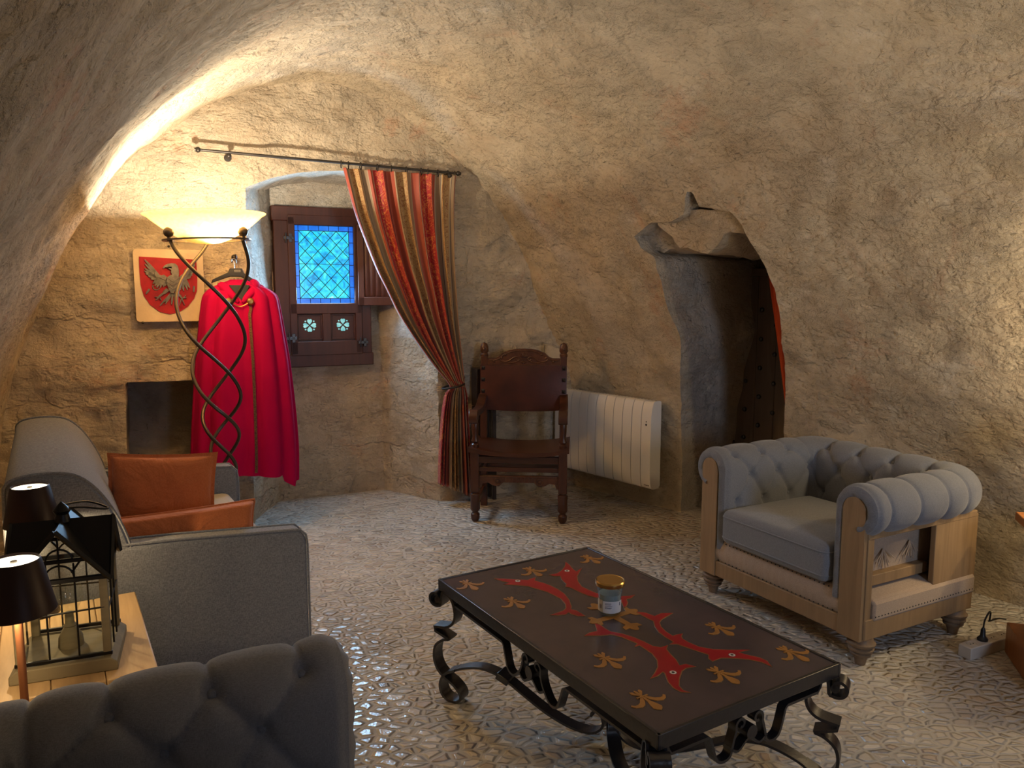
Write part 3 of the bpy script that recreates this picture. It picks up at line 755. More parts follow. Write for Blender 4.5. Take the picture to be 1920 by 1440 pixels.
uvl = cl.data.uv_layers.new(name='UVMap'); lo = np.zeros(len(cl.data.loops), int); cl.data.loops.foreach_get('vertex_index', lo)
tv = np.clip(((lo % nvv)/(nvv-1)-0.69)/0.04, 0, 1); uvs = np.stack([(lo//nvv)/(nuu-1)*(1.05-0.62*tv)+0.93-0.10*tv, 1-(lo % nvv)/(nvv-1)*1.6], 1); uvl.data.foreach_set('uv', uvs.ravel().astype(np.float32))
md = cl.modifiers.new('solid', 'SOLIDIFY'); md.thickness = 0.004
for i in range(11):
    t = [0.0, .06, .16, .30, .42, .55, .68, .74, .83, .92, .985][i]
    mb = MB(); x = t*(sB-sc0-0.0); z = zc0+0.012+(zB-zc0)*t*0.55
    zz = zA+(zB-zA)*((sc0-sA+x)/(sB-sA))
    mb.tube([(x+0.004*math.sin(i*2)*math.cos(a), 0.012*math.cos(a), zz-0.010+0.022*math.sin(a)) for a in np.linspace(0, 2*PI, 16, endpoint=False)], 0.0038, 6, closed=True)
    part(mb, 'curtain_ring', M['rodiron'], cur)
st, zt = S(850, 724, rd-0.05); mb = MB(); hw = 0.078
mb.tube([(st-sc0+hw*math.cos(a)*(1.0), -0.05+0.055*math.sin(a), zt+0.010*math.cos(a)*1.5) for a in np.linspace(0, 2*PI, 24, endpoint=False)], 0.007, 8, closed=True)
mb.tube([(st-sc0+hw, -0.04, zt+0.015), (st-sc0+hw+0.03, 0.02, zt+0.05), (st-sc0+hw+0.035, 0.08, zt+0.06)], 0.006, 8)
part(mb, 'tieback', M['rodiron'], cur)

# ------------------------------------------------------------------ plaque with eagle shield
pl = thing('stone_plaque', 'pale stone wall plaque with grey eagle on red shield', 'plaque', wallpt(1.263, 0, 0.0), WA)
def PX(px, py, d=-0.045): s, z = S(px, py, d); return (s-1.263, z)
def rounded(x0, z0, x1, z1, r, n=5):
    out = []
    for cx, cz, a0 in ((x1-r, z1-r, 0), (x0+r, z1-r, PI/2), (x0+r, z0+r, PI), (x1-r, z0+r, 1.5*PI)):
        for i in range(n+1): a = a0+PI/2*i/n; out.append((cx+r*math.cos(a), cz+r*math.sin(a)))
    return out
x0, z1 = PX(248, 463); x1, z0 = PX(386, 602)
mb = MB(); q = rounded(x0, z0, x1, z1-0.01, 0.022); mb.prism(q, -0.045, 0.03, 'y'); part(mb, 'slab', M['stoneplaque'], pl, bevel=0.006)
sh_px = [(260.5, 481), (368, 487), (370, 520), (369.5, 545), (364, 560), (352, 575), (335, 586), (318, 589), (300, 585), (282, 572), (270, 555), (264, 535), (261.5, 510)]
mb = MB(); mb.prism([PX(*p) for p in sh_px], -0.050, -0.04, 'y'); shd = part(mb, 'shield', M['shieldred'], pl, smooth=30)
def E(cx, cy): return PX(240+cx/8, 440+cy/8)
eg = MB()
def feather(c0, c1, w0, w1, th=0.010):
    a = Vector(E(*c0)); b = Vector(E(*c1)); d = (b-a); n = Vector((-d.y, d.x)).normalized(); sc_ = 0.00036
    pts = [a+n*w0*sc_, a+d*0.6+n*w0*1.05*sc_, b+n*w1*sc_, b-n*w1*sc_, a+d*0.6-n*w0*1.05*sc_, a-n*w0*sc_]
    eg.prism([(p.x, p.y) for p in pts], -0.050-th, -0.047, 'y')
def blob(pts, th=0.014): eg.prism([E(*p) for p in pts], -0.050-th, -0.047, 'y')
# body, neck, head with hooked beak
blob([(585, 640), (620, 615), (660, 600), (720, 600), (765, 640), (775, 700), (755, 770), (710, 830), (690, 880), (640, 880), (605, 810), (580, 730)], 0.020)
blob([(665, 610), (640, 560), (650, 530), (620, 520), (600, 500), (560, 492), (528, 512), (522, 495), (545, 465), (590, 440), (650, 430), (710, 435), (745, 470), (760, 520), (765, 580), (765, 645), (700, 640)], 0.018)
# wings: upper arms and feathers
blob([(590, 640), (540, 600), (500, 610), (470, 600), (440, 560), (410, 540), (395, 590), (420, 640), (480, 650), (560, 690)], 0.013)
blob([(765, 640), (800, 600), (840, 610), (860, 570), (840, 530), (880, 520), (910, 560), (900, 620), (860, 660), (780, 690)], 0.013)
for c0, c1 in (((450, 600), (252, 375)), ((440, 610), (255, 440)), ((430, 620), (248, 505)), ((425, 630), (245, 545)), ((425, 640), (262, 585)), ((430, 650), (300, 620)), ((440, 655), (340, 665)),
               ((470, 640), (372, 740)), ((490, 645), (400, 770)), ((510, 650), (430, 800)), ((535, 655), (480, 800)), ((560, 665), (530, 790)), ((580, 680), (560, 770))): feather(c0, c1, 21, 8)
for c0, c1 in (((860, 600), (1005, 405)), ((865, 610), (1005, 450)), ((870, 620), (1000, 505)), ((875, 630), (985, 550)), ((875, 640), (965, 600)), ((870, 650), (940, 640)),
               ((850, 650), (925, 800)), ((830, 655), (890, 830)), ((810, 660), (835, 845)), ((790, 670), (785, 830)), ((780, 690), (765, 780))): feather(c0, c1, 20, 8)
# legs, talons, tail
for c0, c1, w in (((600, 820), (520, 890), 30), ((530, 880), (440, 950), 16), ((470, 940), (400, 935), 8), ((460, 950), (410, 985), 8), ((480, 945), (500, 985), 8), ((470, 930), (470, 905), 7),
                  ((720, 820), (760, 900), 28), ((755, 890), (820, 960), 16), ((810, 955), (880, 940), 8), ((810, 960), (850, 1060), 8), ((800, 960), (770, 1075), 7), ((830, 950), (870, 905), 7),
                  ((660, 870), (480, 1065), 16), ((665, 870), (560, 1040), 15), ((670, 870), (655, 1050), 16), ((680, 870), (740, 1010), 15), ((600, 980), (510, 1020), 8)): feather(c0, c1, w, w*0.45, 0.011)
for (a, b), (c, d) in (((580, 700), (680, 770)), ((680, 770), (770, 690)), ((600, 650), (680, 710)), ((680, 710), (765, 640)), ((605, 770), (680, 820)), ((680, 820), (740, 770))): feather((a, b), (c, d), 8, 7, 0.024)
# small devices beside the eagle
eg.tube([(*[(E(425+55*math.cos(t), 780+50*math.sin(t)))[0]], -0.052, E(425+55*math.cos(t), 780+50*math.sin(t))[1]) for t in np.linspace(-1.2, 3.6, 12)], 0.0035, 6)
feather((325, 815), (270, 890), 16, 10, 0.005); feather((990, 770), (985, 860), 14, 12, 0.005)
ego = eg.build('eagle_relief', M['eagle'], shd, smooth=25); ego.modifiers.new('b', 'BEVEL').width = 0.002
for px, py in ((316.5, 462), (268, 605)):
    mb = MB(); x, z = PX(px, py); mb.tube([(x, -0.05, z), (x, 0.02, z)], 0.005, 8); mb.sphere((x, -0.05, z), 0.008, 10); part(mb, 'fixing_pin', M['rodiron'], pl)

# ------------------------------------------------------------------ red cape on hanger
cp = thing('red_cape', 'long bright red hooded cape hanging on the back wall', 'cape', wallpt(1.90, 0, -0.17), WA)
def CX(px, py): s, z = S(px, py, -0.17); return (s-1.90, z)
levels = [(531, 412, 480), (536, 400, 494), (544, 386, 510), (556, 377, 523), (580, 373, 529), (620, 369, 536), (680, 364, 546), (740, 360, 553), (800, 357, 559), (860, 355, 563), (905, 355, 563)]
lz = []; nL = 70
P_ = smoothpath([(y, a, b) for y, a, b in levels], 8)
G = []; na = 180
for j in range(nL+1):
    t = j/nL*(len(P_)-1); k = min(int(t), len(P_)-2); p = P_[k].lerp(P_[k+1], t-k); y, a, b = p
    xl, z = CX(a, y); xr, _ = CX(b, y); cx = (xl+xr)/2; hw = (xr-xl)/2; v = j/nL
    ring = []
    for i in range(na):
        th = 2*PI*i/na - PI/2
        ca, sa = math.cos(th), math.sin(th)
        fold = 0.040*v**0.7*(abs(math.sin(4.5*th+0.6+0.4*v))**0.7*1.6-0.9+0.35*math.sin(13*th+2+v*1.5)+0.4*math.sin(5*th))
        dep = 0.075+0.075*min(1, v*1.6)
        x = cx+(hw*(1+0.0)-0.01+fold*0.3)*math.copysign(abs(ca)**0.85, ca)
        yy = (dep+fold*0.8)*math.copysign(abs(sa)**0.9, sa)
        yy = min(yy, 0.13)
        # overlap of the front opening
        g = (x-(cx+0.045+0.02*v)); 
        if sa < 0: yy += 0.016*math.exp(-(g/0.018)**2)*min(1, v*4) - 0.010*math.exp(-((g-0.04)/0.03)**2)
        zz = z+0.015*math.sin(3*th+1)*v**3
        if v > 0.9 and ca > 0.62: zz -= 0.05*(v-0.9)*10*min(1, (ca-0.62)*5)
        if v > 0.9 and -0.2 < ca < 0.62 and sa < 0: zz += 0.03*(v-0.9)*10
        ring.append((x, yy, zz))
    G.append(ring)
G = np.array(G)                    # [level][around]
mb = MB(); mb.grid(G.transpose(1, 0, 2), closed_u=True, flip=False)
# close the shoulders
k = len(mb.v); top = G[0]; mb.add(np.concatenate([top, top*[0.45, 0.5, 1]+(1-np.array([0.45, 0.5, 1]))*top.mean(0)+[0, 0, 0.022]]).tolist(), [(i, na+i, na+(i+1) % na, (i+1) % na) for i in range(na)])
part(mb, 'cape_body', M['capered'], cp, smooth=180)
# hood / collar folds
hx, hz = CX(447, 541)
for sgn in (-1, 1):
    mb = MB()
    path = [(hx+sgn*0.012, -0.105, hz-0.085), (hx+sgn*0.045, -0.10, hz-0.045), (hx+sgn*0.088, -0.06, hz+0.004), (hx+sgn*0.092, 0.0, hz+0.020+0.010*sgn), (hx+sgn*0.062, 0.05, hz+0.022+0.018*sgn), (hx, 0.065, hz+0.0)]
    sp = smoothpath(path, 5); nn = len(sp)
    mb.tube(sp, [0.010+0.020*math.sin(PI*min(1, i/nn*1.15)) for i in range(nn)], 12); 
    path2 = [(p.x+sgn*0.035*math.sin(PI*i/nn), p.y+0.005, p.z-0.028) for i, p in enumerate(sp)]
    mb.tube(path2, [0.009+0.017*math.sin(PI*min(1, i/nn*1.1)) for i in range(nn)], 12)
    part(mb, 'hood', M['capered'], cp, smooth=180)
mb = MB(); mb.prism([(hx-0.060, hz+0.020), (hx+0.055, hz+0.020), (hx+0.010, hz-0.080)], -0.105, -0.085, 'y'); part(mb, 'lining', M['capelining'], cp)
for px in (426, 466):
    x, z = CX(px, 565); mb = MB(); mb.lathe([(0, -0.012), (0.012, -0.011), (0.019, -0.005), (0.022, 0.0), (0.018, 0.004), (0, 0.004)], (x, -0.125, z), 18, ax='y'); part(mb, 'clasp', M['brass'], cp)
xa, za = CX(426, 565); xb, zb = CX(466, 565)
mb = MB(); mb.tube(smoothpath([(xa, -0.128, za), ((xa+xb)/2, -0.125, za-0.03), (xb, -0.128, zb)], 6), 0.003, 6); part(mb, 'clasp_cord', M['brass'], cp)
mb = MB(); pth = []
for j in range(4, nL, 2):
    lev = G[j]; cxx = (lev[:, 0].max()+lev[:, 0].min())/2+0.030+0.02*j/nL
    cand = [p for p in lev if p[1] < 0]; q = min(cand, key=lambda p: abs(p[0]-cxx)); pth.append((q[0], q[1]-0.006, q[2]))
mb.bar(pth, (1, 0, 0), 0.016, 0.004); part(mb, 'braid_trim', M['braid'], cp)
hg = thing('coat_hanger', 'black plastic hanger carrying the red cape from a wall hook', 'hanger', wallpt(1.90, 0, -0.15), WA)
def HX(px, py): s, z = S(px, py, -0.15); return (s-1.90, z)
(x0, z0), (x1, z1), (x2, z2) = HX(396, 529), HX(441, 512), HX(484, 531)
mb = MB(); mb.prism([(x0, z0-0.006), (x0+0.008, z0+0.016), (x1-0.04, z1+0.004), (x1-0.03, z1+0.028), (x1+0.04, z1+0.028), (x1+0.05, z1+0.0), (x2, z2+0.004), (x2, z2-0.02), (x1+0.03, z1-0.022), (x1-0.03, z1-0.022)], -0.02, 0.015, 'y')
part(mb, 'hanger_body', M['blackplastic'], hg, bevel=0.004)
mb = MB(); xh, zh = HX(438, 489)
mb.tube(smoothpath([(x1-0.004, 0, z1+0.025), (x1-0.006, 0.01, z1+0.07), (xh-0.01, 0.03, zh-0.01), (xh-0.004, 0.05, zh+0.012), (xh+0.014, 0.05, zh+0.010), (xh+0.018, 0.05, zh-0.012)], 5), 0.0035, 8); part(mb, 'hook', M['steel'], hg)
mb = MB(); mb.box((x1+0.012, -0.022, z1+0.012), (0.034, 0.003, 0.013)); 
for i in range(5): mb.box((x1+0.001+i*0.0055, -0.0245, z1+0.012), (0.003, 0.002, 0.007), 1)
part(mb, 'hanger_label', [simple('label_grey', (0.30, 0.31, 0.33), 0.5), M['blackplastic']], hg)
wh = MB(); p = wallpt(1.83, 1.705, -0.02)
wh.sphere((0, 0, 0), 0.018); wh.tube([(0, 0.05, 0), (0, -0.03, -0.006), (0, -0.085, -0.006), (0, -0.10, 0.012)], 0.006, 8)
o = wh.build('wall_hook', M['rodiron']); o.location = p; o.rotation_euler = (0, 0, WA); tag(o, 'small dark metal hook in the wall above the cape', 'hook')

# ------------------------------------------------------------------ torchiere
lp = thing('torchiere_lamp', 'tall floor lamp with twisted dark bars and a glowing glass bowl', 'floor lamp', (-1.55, 4.15, 0))
lp.rotation_euler = (math.radians(1.0), math.radians(-1.6), 0)
ZT = 1.765
azk = [(ZT, -135), (1.27, 0), (.955, 120), (.74, 240), (.545, 360), (.38, 470), (.22, 560)]
rk = [(ZT, .200), (1.60, .196), (1.45, .180), (1.27, .157), (.955, .109), (.74, .088), (.545, .058), (.38, .032), (.22, .016)]
def lerp_tab(tab, z):
    for (za, va), (zb, vb) in zip(tab, tab[1:]):
        if zb <= z <= za:
            t = (z-za)/(zb-za); return va+(vb-va)*t
    return tab[-1][1] if z < tab[-1][0] else tab[0][1]
zs = np.linspace(ZT, 0.10, 120)
azv = np.array([lerp_tab(azk, z) for z in zs]); rv = np.array([lerp_tab(rk, z) for z in zs])
ker = np.ones(11)/11
azv = np.convolve(np.pad(azv, 5, 'edge'), ker, 'valid'); rv = np.convolve(np.pad(rv, 5, 'edge'), ker, 'valid')
for b in range(3):
    mb = MB(); mb.tube([(r*math.cos(math.radians(a-120*b)), r*math.sin(math.radians(a-120*b)), z) for z, a, r in zip(zs, azv, rv)], 0.0095, 10)
    a0 = math.radians(azv[0]-120*b)
    part(mb, 'twisted_bar', M['bronze'], lp)
    mb = MB(); mb.sphere((0.205*math.cos(a0), 0.205*math.sin(a0), ZT+0.035), 0.026, 18); mb.tube([(0.205*math.cos(a0), 0.205*math.sin(a0), ZT-0.01), (0.205*math.cos(a0), 0.205*math.sin(a0), ZT+0.03)], 0.010, 8); part(mb, 'ball_finial', M['bronze'], lp)
mb = MB(); mb.bar([(0.205*math.cos(a), 0.205*math.sin(a), ZT) for a in np.linspace(0, 2*PI, 49)], (0, 0, 1), 0.007, 0.030); part(mb, 'ring', M['bronze'], lp)
mb = MB(); mb.lathe([(0.0, 0.012), (0.02, 0.14), (0.028, 0.11), (0.04, 0.035), (0.14, 0.018), (0.15, 0.0), (0, 0)], seg=28); part(mb, 'base', M['bronze'], lp)
mb = MB(); prof = [(0.02, 1.742), (0.07, 1.750), (0.12, 1.768), (0.17, 1.795), (0.215, 1.826), (0.255, 1.858), (0.285, 1.884), (0.302, 1.893), (0.305, 1.898)]
mb.lathe([(0.0, 1.741)]+prof, seg=64); bo = part(mb, 'glass_bowl', M['bowl'], lp, smooth=180); sd = bo.modifiers.new('s', 'SOLIDIFY'); sd.thickness = 0.005
mb = MB(); mb.lathe([(0, 1.75), (0.03, 1.752), (0.03, 1.79), (0, 1.795)], seg=16); part(mb, 'lamp_socket', M['bronze'], lp)
mb = MB(); mb.sphere((0, 0, 1.825), 0.030, 16, sc_=(1, 1, 1.1)); part(mb, 'bulb', M['bulb'], lp)
tl = lamp('torchiere_light', 'POINT', (-1.575, 4.15, 1.868), TORCH, (1.0, 0.84, 0.62), 0.022)

# ------------------------------------------------------------------ chesterfield armchairs
def chesterfield_thing(label, group):
    t = thing('tufted_armchair', label, 'armchair', group=group)
    # U path (o = 0 line): inner faces of the wood frame
    XI, YF, YB, RC = 0.355, -0.36, 0.29, 0.06
    path = []
    n1 = 100
    for i in range(n1): path.append((-XI, YF+(YB-RC-YF)*i/(n1-1), -1.0, 0.0))
    for i in range(1, 10): a = i/10*PI/2; path.append((-XI+RC-RC*math.cos(a), YB-RC+RC*math.sin(a), -math.cos(a), math.sin(a)))
    for i in range(n1+4): path.append((-XI+RC+(2*XI-2*RC)*i/(n1+3), YB, 0.0, 1.0))
    for i in range(1, 10): a = i/10*PI/2; path.append((XI-RC+RC*math.sin(a), YB-RC+RC*math.cos(a), math.sin(a), math.cos(a)))
    for i in range(n1): path.append((XI, YB-RC-(YB-RC-YF)*i/(n1-1), 1.0, 0.0))
    ps = [0.0]
    for a, b in zip(path, path[1:]): ps.append(ps[-1]+math.hypot(b[0]-a[0], b[1]-a[1]))
    ps = np.array(ps); TOT = ps[-1]
    # profile: outer side of padding
    prof = [(-0.046, 0.26+i*0.014) for i in range(27)]           # up to z=.624
    zc, oc, R = 0.638, 0.056, 0.104
    for i in range(1, 40): a = PI-(PI+math.radians(75))*i/39; prof.append((oc+R*math.cos(a), zc+R*math.sin(a)))
    inner = []
    r2 = 0.050
    for i in range(0, 16): a = -math.radians(75)+(PI+math.radians(75))*i/15; inner.append((oc+r2*math.cos(a), zc+r2*math.sin(a)))
    inner += [(0.0, 0.55), (0.0, 0.26)]
    full = prof+inner
    qs = [0.0]
    for a, b in zip(prof, prof[1:]): qs.append(qs[-1]+math.hypot(b[0]-a[0], b[1]-a[1]))
    qs = np.array(qs); QT = qs[-1]
    qA, qB, qC = 0.470, 0.350, 0.225
    # button columns: arms and back laid out separately, symmetric
    armL = (YB-YF)
    cols = []      # list of p for rows A/C ; B between
    a_cols = [0.085, 0.265, 0.445]
    mid = TOT/2
    b_cols = [mid-0.27, mid-0.09, mid+0.09, mid+0.27]
    A = a_cols+b_cols+[TOT-x for x in a_cols[::-1]]
    segs = []; btn = []
    for i, p in enumerate(A):
        btn += [(p, qA, 0)]; segs.append((p, qA, p, QT))
    B = [(x+y)/2 for x, y in zip(A, A[1:])]
    corners = [2, 6]
    Bx = [b for i, b in enumerate(B)]
    for i, b in enumerate(Bx):
        btn.append((b, qB, 1)); segs.append((b, qB, A[i], qA)); segs.append((b, qB, A[i+1], qA))
        if i in corners: segs.append((b, qB, b, 0.0)); segs.append((b, qB, b, QT))
    Cc = A
    for i, p in enumerate(Cc):
        btn.append((p, qC, 1)); segs.append((p, qC, p, 0.0))
        if i > 0: segs.append((p, qC, Bx[i-1], qB))
        if i < len(Bx): segs.append((p, qC, Bx[i], qB))
    PP, QQ = np.meshgrid(ps, qs, indexing='ij')
    d1 = np.full(PP.shape, 9.0)
    for x1, y1, x2, y2 in segs:
        dx, dy = x2-x1, y2-y1; L = dx*dx+dy*dy; tt = np.clip(((PP-x1)*dx+(QQ-y1)*dy)/L, 0, 1)
        d1 = np.minimum(d1, np.hypot(PP-x1-dx*tt, QQ-y1-dy*tt))
    db = np.full(PP.shape, 9.0)
    for x, y, _ in btn: db = np.minimum(db, np.hypot(PP-x, QQ-y))
    h = 0.014*(1-np.exp(-d1/0.024)) - 0.006 - 0.024*np.exp(-(db/0.020)**2)-0.004*np.exp(-(d1/0.005)**2)
    edge = np.minimum(PP, TOT-PP); h = h-0.004
    h = h*(1-np.exp(-(edge/0.022)**2))-0.008*np.exp(-(edge/0.014)**2)
    nrm = []
    for i, (o_, z_) in enumerate(prof):
        a = prof[max(i-1, 0)]; b = prof[min(i+1, len(prof)-1)]; tx, tz = b[0]-a[0], b[1]-a[1]; L = math.hypot(tx, tz); nrm.append((-tz/L, tx/L))
    npf = len(prof); nfu = len(full); G = np.zeros((len(path), nfu, 3))
    for i, (x, y, nx, ny) in enumerate(path):
        for j, (o_, z_) in enumerate(full):
            if j < npf: o2 = o_+nrm[j][0]*h[i, j]; z2 = z_+nrm[j][1]*h[i, j]
            else: o2, z2 = o_, z_
            # keep corner from folding: the inner offset is small
            G[i, j] = (x+nx*o2, y+ny*o2, z2)
    mb = MB(); mb.grid(np.concatenate([G, G[:, :1]], 1), flip=True)
    nfc = nfu+1
    # end caps over the wooden post fronts (ring only), gently pleated
    for i, sgn in ((0, -1), (len(path)-1, -1)):
        ring_out = [G[i, j] for j in range(npf)]; m_ = len(ring_out)
        ring_in = []
        for j in range(npf):
            o_, z_ = prof[j]
            if j < 27: o2, z2 = 0.0, z_
            else:
                a = PI-(PI+math.radians(75))*(j-26)/39; o2, z2 = oc+r2*math.cos(a), zc+r2*math.sin(a)
            nx = path[i][2]; ring_in.append((path[i][0]+nx*o2, YF-0.004, z2))
        ringm = [((np.array(a)+np.array(b))/2+np.array([0, -0.016-0.0025*math.sin(j*1.1), 0])) for j, (a, b) in enumerate(zip(ring_out, ring_in))]
        X = np.stack([np.array(ring_out), np.array(ringm), np.array(ring_in)], 1)
        mb.grid(X, flip=(i == 0))
    up = mb.build('upholstery', M['armfab'], t, smooth=180)
    # buttons
    def at(p, q):
        i = int(np.argmin(abs(ps-p))); j = int(np.argmin(abs(qs-q))); x, y, nx, ny = path[i]; return Vector(G[i, j]), Vector((nx*nrm[j][0], ny*nrm[j][0], nrm[j][1]))
    mb = MB(); mb.lathe([(0, 0.009), (0.007, 0.0075), (0.0115, 0.003), (0.0115, -0.006)], seg=14)
    b0 = None
    for p, q, _ in btn:
        P, N = at(p, q)
        if b0 is None: b0 = mb.build('button', M['armfab'], up, smooth=60); b = b0
        else: b = b0.copy(); C.objects.link(b); b.parent = up
        b.location = P+N*0.003; b.rotation_euler = N.to_track_quat('Z', 'Y').to_euler()
    # wood
    def arch(x0, x1, z0, zt, n=10):
        r = (x1-x0)/2; cx = (x0+x1)/2; pts = [(x0, z0), (x1, z0)]
        for i in range(n+1): a = PI*i/n; pts.append((cx+r*math.cos(a), zt-r+r*math.sin(a)))
        return pts
    for s in (-1, 1):
        mb = MB(); pts = arch(0.356, 0.462, 0.115, 0.695); pts = [(s*x, z) for x, z in pts]; mb.prism(pts, -0.372, -0.31, 'y')
        mb.box((s*0.4635, -0.341, 0.35), (0.006, 0.022, 0.46))
        part(mb, 'front_post', M['oak'], t, bevel=0.005)
        mb = MB(); mb.box((s*0.452, -0.0, 0.160), (0.036, 0.70, 0.085)); part(mb, 'side_rail', M['oak'], t, bevel=0.004)
        mb = MB(); mb.box((s*0.448, -0.0, 0.545), (0.040, 0.70, 0.028)); part(mb, 'upper_rail', M['oak'], t, bevel=0.003)
        mb = MB(); mb.box((s*0.455, 0.215, 0.385), (0.024, 0.29, 0.32)); part(mb, 'rear_side_panel', M['oak'], t, bevel=0.003)
        mb = MB(); mb.box((s*0.385, -0.10, 0.325), (0.040, 0.44, 0.045)); part(mb, 'inner_rail', M['oak'], t, bevel=0.003)
        mb = MB(); mb.box((s*0.364, -0.01, 0.43), (0.012, 0.62, 0.34)); bl = part(mb, 'burlap_lining', M['burlap'], t)
        for k, (yy, zz, dn) in enumerate(((-0.28, 0.43, 1), (-0.14, 0.44, 1), (0.03, 0.45, 1), (-0.22, 0.525, 0), (-0.04, 0.53, 0))):
            mb = MB()
            for q in range(7):
                a = math.radians(-46+92*q/6+random.uniform(-6, 6)); ln = 0.075*random.uniform(0.85, 1.1) if dn else 0.035
                x = s*0.378; pth = [(x, yy, zz-0.002), (x+s*0.008, yy+0.4*ln*math.sin(a), zz-0.4*ln*math.cos(a)), (x+s*0.010, yy+ln*math.sin(a), zz-ln*math.cos(a))]
                mb.tube(pth, 0.0026, 5)
            part(mb, 'string_tuft', M['burlap'], bl)
        mb = MB(); mb.prism([(s*0.345, 0.19), (s*0.474, 0.19), (s*0.476, 0.262), (s*0.462, 0.280), (s*0.345, 0.290)], -0.305, 0.355, 'y'); part(mb, 'burlap_ledge', M['burlap'], t, bevel=0.010)
        mb = MB()
        for k in range(34): mb.sphere((s*0.4745, -0.295+k*0.0192, 0.210), 0.0032, 6)
        part(mb, 'tack_line', M['blackplastic'], t)
    mb = MB(); mb.box((0, -0.345, 0.155), (0.72, 0.045, 0.075)); part(mb, 'front_rail', M['oak'], t, bevel=0.004)
    mb = MB(); mb.box((0, 0.345, 0.33), (0.90, 0.03, 0.42)); part(mb, 'back_panel', M['oak'], t, bevel=0.003)
    mb = MB(); G2 = []
    for x in np.linspace(-0.357, 0.357, 60): G2.append([(x, -0.352-0.016*math.sin(PI*f)-0.002*math.sin(x*150), 0.185+0.115*f) for f in np.linspace(0, 1, 10)]+[(x, -0.30, 0.305)])
    mb.grid(G2); part(mb, 'front_burlap', M['burlap'], t, smooth=180)
    for zz, yy in ((0.196, -0.358), (0.290, -0.359)):
        mb = MB()
        for k in range(30): mb.sphere((-0.345+k*0.0238, yy, zz), 0.0034, 6)
        part(mb, 'stitch_line', M['blackplastic'], t)
    mb = MB(); mb.box((0, -0.02, 0.24), (0.70, 0.60, 0.12)); part(mb, 'seat_base', M['burlap'], t)
    # seat cushion: superellipsoid slab with piping
    def cushion(cx, cy, cz, sx, sy, sz, n=40, e=0.14, crown=0.018):
        G3 = []
        mb = MB()
        for i in range(n+1):
            row = []
            for j in range(2*n+1):
                pass
        tt = np.linspace(0, 2*PI, 8*n, endpoint=False)
        rows = []
        for k in range(15):
            v = -PI/2+PI*k/14; cv = abs(math.cos(v))**0.35; sv = math.copysign(abs(math.sin(v))**0.55, math.sin(v))
            row = []
            for u in tt:
                cu, su = math.cos(u), math.sin(u); x = math.copysign(abs(cu)**e, cu); y = math.copysign(abs(su)**e, su)
                cr = crown*(1-min(1, (x*cv)**2))*(1-min(1, (y*cv)**2))*math.copysign(1, sv)
                row.append((cx+sx/2*x*cv, cy+sy/2*y*cv, cz+sz/2*sv+cr))
            rows.append(row)
        # inner caps: shrink to centre with crown
        R = np.array(rows)
        for f in (0.8, 0.55, 0.3, 0.0):
            tp = R[-1]*0; 
        mb.grid(R.transpose(1, 0, 2), closed_u=True)
        return mb
    mb = MB(); n = 30; sx, sy, sz = 0.610, 0.60, 0.165; cx, cy, cz = 0, -0.095, 0.385
    def slab(mb, cx, cy, cz, sx, sy, sz, n=34, crown=0.02, rr=0.035, wob=0.0):
        for sg in (1, -1):
            Gt = np.zeros((n+1, n+1, 3))
            for i in range(n+1):
                for j in range(n+1):
                    u = -math.cos(PI*i/n); v = -math.cos(PI*j/n)
                    ex = max(0, abs(u)*sx/2-(sx/2-rr)); ey = max(0, abs(v)*sy/2-(sy/2-rr)); e_ = min(1, math.hypot(ex, ey)/rr)
                    xx, yy = u*sx/2, v*sy/2
                    if ex > 0 and ey > 0:
                        hh = math.hypot(ex, ey)
                        if hh > rr: k_ = rr/hh; xx = math.copysign(sx/2-rr+ex*k_, u); yy = math.copysign(sy/2-rr+ey*k_, v)
                    z = (sz/2-rr)+rr*math.sqrt(max(0, 1-e_*e_))+crown*(1-u*u)*(1-v*v)+wob*vnoise(np.array([xx, yy, 0.3]), 9, 2)
                    Gt[i, j] = (cx+xx, cy+yy, cz+sg*z)
            mb.grid(Gt, flip=(sg < 0))
            if sg == 1: top = Gt
            else: bot = Gt
        def rim(Gt): return list(Gt[:, 0])+list(Gt[-1, 1:])+list(Gt[::-1, -1][1:])+list(Gt[0, ::-1][1:-1])
        a, b = rim(top), rim(bot); m_ = len(a); mb.add([*a, *b], [(i, m_+i, m_+(i+1) % m_, (i+1) % m_) for i in range(m_)])
        return a
    a = slab(mb, cx, cy, cz, sx, sy, sz)
    cu = part(mb, 'seat_cushion', M['armfab'], t, smooth=180)
    for zz in (cz+0.050, cz-0.050):
        mb = MB(); pts = []
        rr = 0.04; 
        for (ax_, ay_, a0) in ((sx/2-rr, sy/2-rr, 0), (-sx/2+rr, sy/2-rr, PI/2), (-sx/2+rr, -sy/2+rr, PI), (sx/2-rr, -sy/2+rr, 1.5*PI)):
            for i in range(6): an = a0+PI/2*i/5; pts.append((cx+ax_+(rr+0.001)*math.cos(an), cy+ay_+(rr+0.001)*math.sin(an), zz))
        mb.tube(pts, 0.0035, 6, closed=True); part(mb, 'piping', M['armfab'], cu)
    # turned legs
    for x, y in ((-0.4275, -0.31), (0.4275, -0.31), (-0.4275, 0.295), (0.4275, 0.295)):
        mb = MB(); mb.lathe([(0, 0.0), (0.020, 0.0), (0.024, 0.022), (0.030, 0.036), (0.040, 0.042), (0.042, 0.050), (0.035, 0.056), (0.048, 0.062), (0.050, 0.070), (0.042, 0.077), (0.053, 0.084), (0.055, 0.094), (0.046, 0.102), (0.044, 0.120), (0, 0.120)], (x, y, 0), 24)
        part(mb, 'leg', M['legwood'], t, smooth=50)
    return t
ch1 = chesterfield_thing('blue-grey tufted armchair with exposed oak frame standing by the right wall', 'tufted armchairs')
ch2 = copy_tree(ch1)
